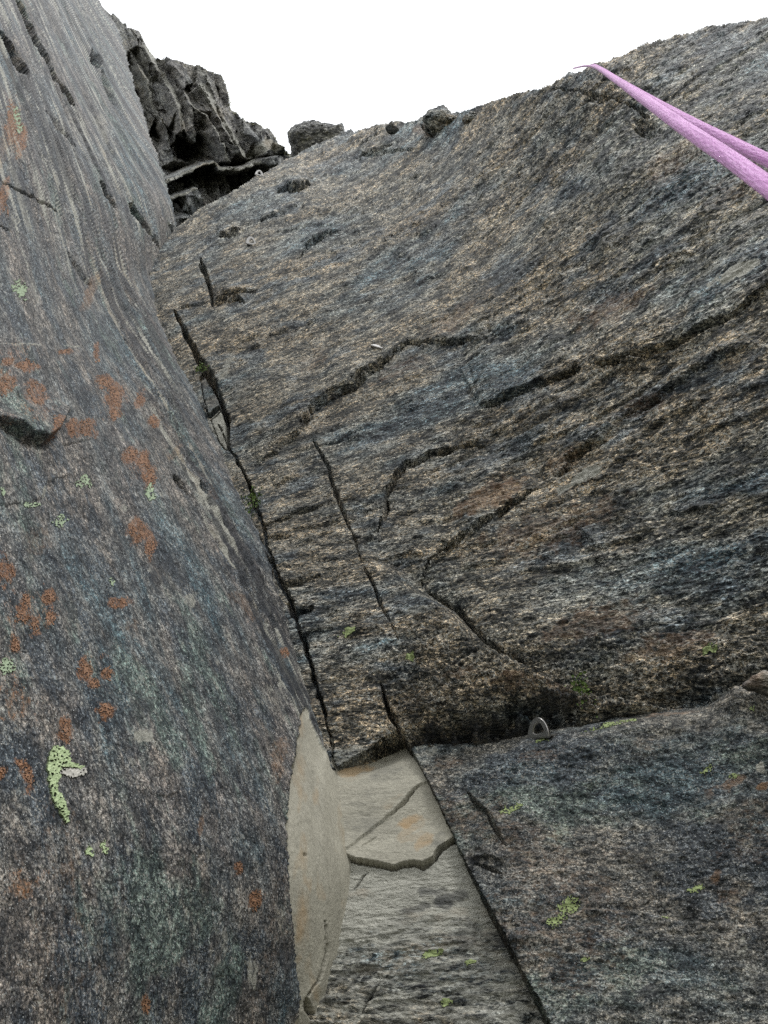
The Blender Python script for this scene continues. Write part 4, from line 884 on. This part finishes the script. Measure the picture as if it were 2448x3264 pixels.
lichen(L, *c5([(305, 395)])[0], 44, 16, 0, 'white', 'whitish lichen inside the bend of the hook-shaped green one', None, 3.3)
BL = [(c6, 980, 212, 80, 14, 'yellow-green lichen lying flat on the ledge right of the bolt hanger'), (c6, 690, 282, 22, 16, 'faint yellow-green lichen just below the bolt hanger'), (c6, 800, 1022, 40, 26, 'upper of two yellow-green lichens close together on the slab'),
      (c6, 738, 1092, 36, 20, 'lower of two yellow-green lichens close together on the slab'), (c6, 550, 610, 38, 14, 'slanting yellow-green lichen beside the long crack of the slab'), (c6, 1400, 420, 26, 10, 'small yellow-green lichen high on the right of the slab'),
      (c6, 1605, 172, 18, 8, 'yellow-green lichen at the right end of the ledge'), (c6, 1520, 442, 22, 9, 'dull green lichen between two rusty streaks on the slab'), (c6, 1350, 935, 28, 14, 'green lichen beside the rusty scratch on the slab'), (c6, 1205, 1060, 14, 8, 'tiny faint green lichen on the lower slab'), (c6, 860, 1255, 18, 10, 'faint green lichen low on the slab')]
for (cf, x, y, rx, ry, lab) in BL:
    x, y = cf([(x, y)])[0]; lichen(B, x, y, rx * .95, ry * 1.0, 18, 'olive', lab, 'green lichens on the slab', x % 5, .0009, gran=.08)
for (x, y, rx, ry, lab) in ((270, 1385, 24, 14, 'bright yellow-green lichen at the bottom of the streaked block'), (205, 1172, 44, 14, 'broad faint green lichen on the streaked block'), (372, 1215, 22, 12, 'small green lichen near the crack on the streaked block')):
    x, y = c6([(x, y)])[0]; lichen(CD, x, y, rx * .85, ry * .85, 18, 'olive', lab, 'green lichens on the streaked block', x % 5, .0012)
for (cf, x, y, rx, ry, lab) in ((c4, 1400, 1320, 38, 22, 'bright green lichen at the foot of the right face near the border'), (c4, 130, 1432, 28, 14, 'faint green lichen low on the column above the recess'), (c8, 620, 155, 90, 34, 'yellow-green lichen on the column next to the corner'), (c4, 860, 0, 1, 1, '')):
    if not lab: continue
    x, y = cf([(x, y)])[0]; k = .36 if cf is c8 else .7
    lichen(R, x, y, rx * k, ry * k, 15, 'olive', lab, 'green lichens on the right face', x % 5, .0015)

# ------------------------------------------------------------------ small plants in the cracks
def tuft(name, s, x, y, n, size, mat, lab, cat, spread, seed, up=Vector((0, -.2, 1)), narrow=.16, offs=.0):
    rg = random.Random(seed); p0, nn = s.at(x, y); p0 = p0 + nn * offs
    V, Fc = [], []
    for i in range(n):
        b = Vector((rg.gauss(0, 1), rg.gauss(0, 1), rg.gauss(0, 1) * 2.2)) * spread
        b -= nn * b.dot(nn)
        d = (up + nn * rg.uniform(.1, 1.0) + Vector((rg.uniform(-.9, .9), rg.uniform(-.9, .9), rg.uniform(-.4, .4)))).normalized()
        l = size * rg.uniform(.5, 1.2); sd = d.cross(Vector((rg.uniform(-1, 1), rg.uniform(-1, 1), .3))).normalized() * l * narrow
        k = len(V); m = b + d * l * .55
        V += [b - sd * .3, b + sd * .3, m + sd, m - sd, b + d * l - Vector((0, 0, l * .25))]
        Fc += [(k, k + 1, k + 2, k + 3), (k + 3, k + 2, k + 4)]
    o = mesh_obj(name, np.array([tuple(v) for v in V]), Fc, M[mat]); o.location = p0
    return tag(o, lab, cat)
tuft('corner_plant', R, 800, 1600, 90, .014, 'moss', 'small green leafy plant growing in the corner at mid height', 'plant', .016, 1, narrow=.3, offs=.01)
tuft('corner_plant', R, 640, 1180, 50, .013, 'moss', 'tiny yellow-green tuft in the corner above the wedged stones', 'plant', .012, 2, narrow=.3, offs=.01)
moss = tuft('moss_cushion', R, 1850, 2222, 160, .009, 'moss', 'green moss clump above the ledge right of the dark hollow', 'moss', .010, 3, narrow=.45, offs=.006); moss['kind'] = 'stuff'; del moss['category']
rg = random.Random(9)
def edge_grass(name, s, pts, n, lab, size):
    V, Fc = [], []
    for i in range(n):
        t = rg.random() * (len(pts) - 1); k = int(t); f = t - k
        x = pts[k][0] * (1 - f) + pts[k + 1][0] * f; y = pts[k][1] * (1 - f) + pts[k + 1][1] * f
        b, nn = s.at(x + rg.uniform(-3, 3), y + rg.uniform(6, 12)); b = b - nn * rg.uniform(0, .12)
        d = Vector((rg.uniform(-.6, .6), rg.uniform(-.6, .6), rg.uniform(.4, 1))).normalized(); l = size * rg.uniform(.4, 1)
        sd = d.cross(Vector((0, 1, .2))).normalized() * l * .09; k0 = len(V)
        V += [b - sd, b + sd, b + d * l]; Fc.append((k0, k0 + 1, k0 + 2))
    o = mesh_obj(name, np.array([tuple(v) for v in V]), Fc, M['grass']); tag(o, lab, None, None, 'stuff'); return o
edge_grass('rim_grass', G, CTOP[3:21], 2600, 'short dry grass along the top rim of the crag', .05)
edge_grass('skyline_grass', R, fu([(740, 283), (800, 275), (900, 262), (1010, 243), (1110, 205), (1190, 180), (1270, 143), (1340, 115)]), 900, 'sparse short grass on the skyline of the right face', .02)

# ------------------------------------------------------------------ bolt hangers
def hanger_parts():
    """lying in its own frame: x along the rock, y out of the rock, z the plate's normal (towards the climber below)"""
    root = bpy.data.objects.new('bolt_hanger', None); COL.objects.link(root)
    T = .010
    outer, inner = [], []
    n = 40
    for i in range(n + 1):
        t = math.pi * i / n
        outer.append((-.030 * math.cos(t) + .002 * math.sin(2 * t), .0 + .046 * math.sin(t) ** .85))
    hole = [(-.013, .010), (-.012, .018), (-.006, .029), (.001, .033), (.007, .030), (.013, .020), (.016, .011), (.010, .007), (.0, .006), (-.008, .007)]
    bm = bmesh.new()
    cx_, cy_ = .001, .018
    ho = []
    for (x, y) in outer + [(.03, -.004), (.01, -.004), (-.01, -.004), (-.03, -.004)]:
        an = math.atan2(y - cy_, x - cx_); ho.append((an, x, y))
    def hole_at(an):
        best = None
        for (x0, y0), (x1, y1) in zip(hole, hole[1:] + hole[:1]):
            dx, dy = math.cos(an), math.sin(an); ex, ey = x1 - x0, y1 - y0; D = dx * ey - dy * ex
            if abs(D) < 1e-12: continue
            t = ((x0 - cx_) * ey - (y0 - cy_) * ex) / D; u = ((x0 - cx_) * dy - (y0 - cy_) * dx) / D
            if t > 0 and -.001 <= u <= 1.001: best = t if best is None else min(best, t)
        best = best or .008
        return cx_ + math.cos(an) * best, cy_ + math.sin(an) * best
    rings = []
    for z in (T / 2, -T / 2):
        rings.append([bm.verts.new((x, y, z)) for _, x, y in ho]); rings.append([bm.verts.new((*hole_at(an), z)) for an, _, _ in ho])
    m_ = len(ho)
    for i in range(m_):
        j = (i + 1) % m_
        bm.faces.new((rings[0][i], rings[0][j], rings[1][j], rings[1][i])); bm.faces.new((rings[2][j], rings[2][i], rings[3][i], rings[3][j]))
        bm.faces.new((rings[0][j], rings[0][i], rings[2][i], rings[2][j])); bm.faces.new((rings[1][i], rings[1][j], rings[3][j], rings[3][i]))
    bmesh.ops.recalc_face_normals(bm, faces=bm.faces)
    bmesh.ops.bevel(bm, geom=[e for e in bm.edges if len(e.link_faces) == 2 and e.calc_face_angle(0) > 1.0], offset=.0022, segments=3, affect='EDGES')
    me = bpy.data.meshes.new('eye_plate'); bm.to_mesh(me); bm.free(); me.materials.append(M['steel'])
    o = bpy.data.objects.new('eye_plate', me); COL.objects.link(o); o.parent = root
    # foot: bent at a right angle, lying on the rock
    bm = bmesh.new()
    prof = [(-.018, .0), (.028, 0), (.031, -.010), (.028, -.024), (.014, -.032), (-.004, -.030), (-.018, -.016)]
    for y in (.0005, .0045): [bm.verts.new((x, y, z)) for x, z in prof]
    bm.verts.ensure_lookup_table(); k = len(prof)
    bm.faces.new(bm.verts[:k]); bm.faces.new(bm.verts[k:][::-1])
    for i in range(k): bm.faces.new((bm.verts[i], bm.verts[k + i], bm.verts[k + (i + 1) % k], bm.verts[(i + 1) % k]))
    bmesh.ops.recalc_face_normals(bm, faces=bm.faces)
    me = bpy.data.meshes.new('foot_plate'); bm.to_mesh(me); bm.free(); me.materials.append(M['steel'])
    o = bpy.data.objects.new('foot_plate', me); COL.objects.link(o); o.parent = root
    bm = bmesh.new()
    bmesh.ops.create_cone(bm, cap_ends=True, segments=6, radius1=.0085, radius2=.0085, depth=.008, matrix=Matrix.Translation((.008, .0095, -.016)) @ Matrix.Rotation(math.pi / 2, 4, 'X'))
    bmesh.ops.create_cone(bm, cap_ends=True, segments=16, radius1=.005, radius2=.0045, depth=.012, matrix=Matrix.Translation((.008, .014, -.016)) @ Matrix.Rotation(-math.pi / 2, 4, 'X'))
    bmesh.ops.create_cone(bm, cap_ends=True, segments=20, radius1=.011, radius2=.011, depth=.0016, matrix=Matrix.Translation((.008, .0052, -.016)) @ Matrix.Rotation(math.pi / 2, 4, 'X'))
    me = bpy.data.meshes.new('bolt'); bm.to_mesh(me); bm.free(); me.materials.append(M['steel'])
    o = bpy.data.objects.new('bolt', me); COL.objects.link(o); o.parent = root
    return root
def place_hanger(root, s, x, y, lab, size, out_dir=None, roll=0.0, face=.0, sink=.0):
    p, n = s.at(x, y); p = p + n * .004
    ydir = (out_dir or n).normalized()
    to_cam = (Vector(CAM) - p).normalized()
    z = (to_cam - ydir * to_cam.dot(ydir)).normalized()
    xd = ydir.cross(z)
    m = Matrix((xd, ydir, z)).transposed() @ Matrix.Rotation(face, 3, 'Y') @ Matrix.Rotation(roll, 3, 'Z')
    root.matrix_world = Matrix.Translation(p + ydir * sink) @ m.to_4x4() @ Matrix.Scale(size, 4)
    tag(root, lab, 'bolt hanger', 'steel bolt hangers on the climb')
h0 = hanger_parts()
spots = [(B, 1722, 2374, 'largest steel bolt hanger, standing on the ledge slab', .92, Vector((.10, -.58, .82)), 0.12, -.55),
         (R, 1205, 1125, 'steel bolt hanger in the middle of the right face', .95, Vector((-.1, -1, .25)), 2.9, -.5),
         (R, 798, 778, 'steel bolt hanger high on the face, with a bright bolt', 1.0, Vector((-.1, -.7, .7)), -.1, .4),
         (R, 826, 567, 'highest and smallest steel bolt hanger, on the rim before the crag', .95, Vector((-.1, -.6, .8)), -.2, .3)]
for i, (s, x, y, lab, size, od, roll, face) in enumerate(spots):
    r_ = h0
    if i:
        r_ = h0.copy(); COL.objects.link(r_)
        for ch in list(h0.children):
            c_ = ch.copy(); COL.objects.link(c_); c_.parent = r_
    place_hanger(r_, s, x, y, lab, size, od, roll, face)

# ------------------------------------------------------------------ the rope
def rope_mat():
    s = NT('lilac_rope_sheath')
    at = s.n("ShaderNodeAttribute", attribute_name="foliation")
    n1 = s.noise(at.outputs["Vector"], 1100, 2, .6, (.015, 1, 1)); n2 = s.noise(at.outputs["Vector"], 2600, 2, .6)
    col = s.ramp(n1, [(.34, (.36, .12, .36)), (.5, (.54, .22, .53)), (.66, (.68, .36, .68))])
    col = s.mix(1.0, col, s.ramp(n2, [(.3, .8), (.7, 1.2)]), 'MULTIPLY')
    s.l(col, s.p.inputs["Base Color"]); s.p.inputs["Roughness"].default_value = .85
    s.p.inputs["Sheen Weight"].default_value = .4; s.bump(n2, .5, .0006)
    return s.m
M['rope'] = rope_mat()
def strand(pts, rad, parent, seed, fuzz):
    P = np.array([unproj(np.array(float(x)), np.array(float(y)), q) for x, y, q in pts])
    t = np.linspace(0, len(P) - 1, 1400)
    Q = np.zeros((len(t), 3))
    for i, tt in enumerate(t):                              # Catmull-Rom
        k = min(int(tt), len(P) - 2); f = tt - k
        p0, p1, p2, p3 = P[max(k - 1, 0)], P[k], P[k + 1], P[min(k + 2, len(P) - 1)]
        Q[i] = .5 * (2 * p1 + (p2 - p0) * f + (2 * p0 - 5 * p1 + 4 * p2 - p3) * f * f + (3 * p1 - p0 - 3 * p2 + p3) * f ** 3)
    T = np.gradient(Q, axis=0); T /= np.linalg.norm(T, axis=1)[:, None]
    A = np.cross(T, [0, 0, 1.0]); A /= np.linalg.norm(A, axis=1)[:, None]; Bv = np.cross(T, A)
    run = np.concatenate([[0], np.cumsum(np.linalg.norm(np.diff(Q, axis=0), axis=1))])
    ns = 56; th = np.linspace(0, 2 * math.pi, ns, endpoint=False)
    TH, RN = np.meshgrid(th, run)
    w1 = np.sin(TH * 9 + RN * 330); w2 = np.sin(TH * 9 - RN * 330)
    rr = rad * (1 + .035 * np.maximum(w1, w2) + .02 * perlin(TH * 2, RN * 40, 0, seed))
    V = Q[:, None] + A[:, None] * (np.cos(TH) * rr)[..., None] + Bv[:, None] * (np.sin(TH) * rr)[..., None]
    I = np.arange(len(t) * ns).reshape(len(t), ns)
    q = np.stack([I[:-1], np.roll(I, -1, 1)[:-1], np.roll(I, -1, 1)[1:], I[1:]], -1).reshape(-1, 4)
    fo = np.stack([RN, np.cos(TH) * rad, np.sin(TH) * rad], -1).reshape(-1, 3)
    o = mesh_obj('strand', V.reshape(-1, 3), q, M['rope'], parent, {'foliation': ('FLOAT_VECTOR', fo)}, smooth_=True)
    if fuzz:
        rg2 = np.random.RandomState(seed); n = fuzz
        i = rg2.randint(100, len(t) - 1, n); j = rg2.randint(0, ns, n)
        b = V[i, j]; nrm = b - Q[i]; nrm /= np.linalg.norm(nrm, axis=1)[:, None]
        d = nrm * .8 + T[i] * rg2.uniform(-1, 1, (n, 1)) + rg2.normal(size=(n, 3)) * .4; d /= np.linalg.norm(d, axis=1)[:, None]
        l = rg2.uniform(.0004, .0013, (n, 1)); sdv = np.cross(d, T[i]); sdv /= np.linalg.norm(sdv, axis=1)[:, None] + 1e-9
        VV = np.stack([b - sdv * .00008, b + sdv * .00008, b + d * l], 1).reshape(-1, 3)
        mesh_obj('fuzz', VV, np.arange(3 * n).reshape(n, 3), M['rope'], o, {'foliation': ('FLOAT_VECTOR', np.repeat(fo.reshape(len(t), ns, 3)[i, j], 3, axis=0))})
    return o
def c5r(x, y): return (x * .3605 + 1850, y * .3605 + 180)
rope = bpy.data.objects.new('climbing_rope', None); COL.objects.link(rope)
tag(rope, 'doubled lilac-pink climbing rope running from the right border up to the skyline', 'rope')
strand([c5r(-60, 105) + (.19,), c5r(25, 86) + (.22,), c5r(120, 92) + (.34,), c5r(300, 200) + (.66,), c5r(500, 335) + (1.02,), c5r(900, 618) + (1.52,), c5r(1300, 888) + (1.88,), c5r(1659, 1150) + (2.2,), c5r(2400, 1700) + (2.7,)], .0049, rope, 3, 5000)
strand([c5r(60, 92) + (.19,), c5r(108, 72) + (.22,), c5r(180, 105) + (.36,), c5r(330, 205) + (.62,), c5r(500, 312) + (.86,), c5r(700, 428) + (1.04,), c5r(1000, 592) + (1.22,), c5r(1300, 742) + (1.36,), c5r(1659, 920) + (1.52,), c5r(2400, 1290) + (1.8,)], .0047, rope, 4, 4000)

# ------------------------------------------------------------------ the ground at the foot of the climb, far below the frame
gx = np.linspace(-150, 150, 160); GXX, GYY = np.meshgrid(gx * np.abs(gx) / 150, gx * np.abs(gx) / 150 - 5)
gz = -.6 + .5 * fbm(GXX * .08, GYY * .08, 0, 4, seed=900) - .10 * np.maximum(0, -GYY)
I = np.arange(GXX.size).reshape(GXX.shape)
q = np.stack([I[:-1, :-1], I[:-1, 1:], I[1:, 1:], I[1:, :-1]], -1).reshape(-1, 4)
tag(mesh_obj('ground', np.stack([GXX, GYY, gz], -1).reshape(-1, 3), q, M['ground'], smooth_=True), 'stony turf at the foot of the rock faces', None, None, 'structure')
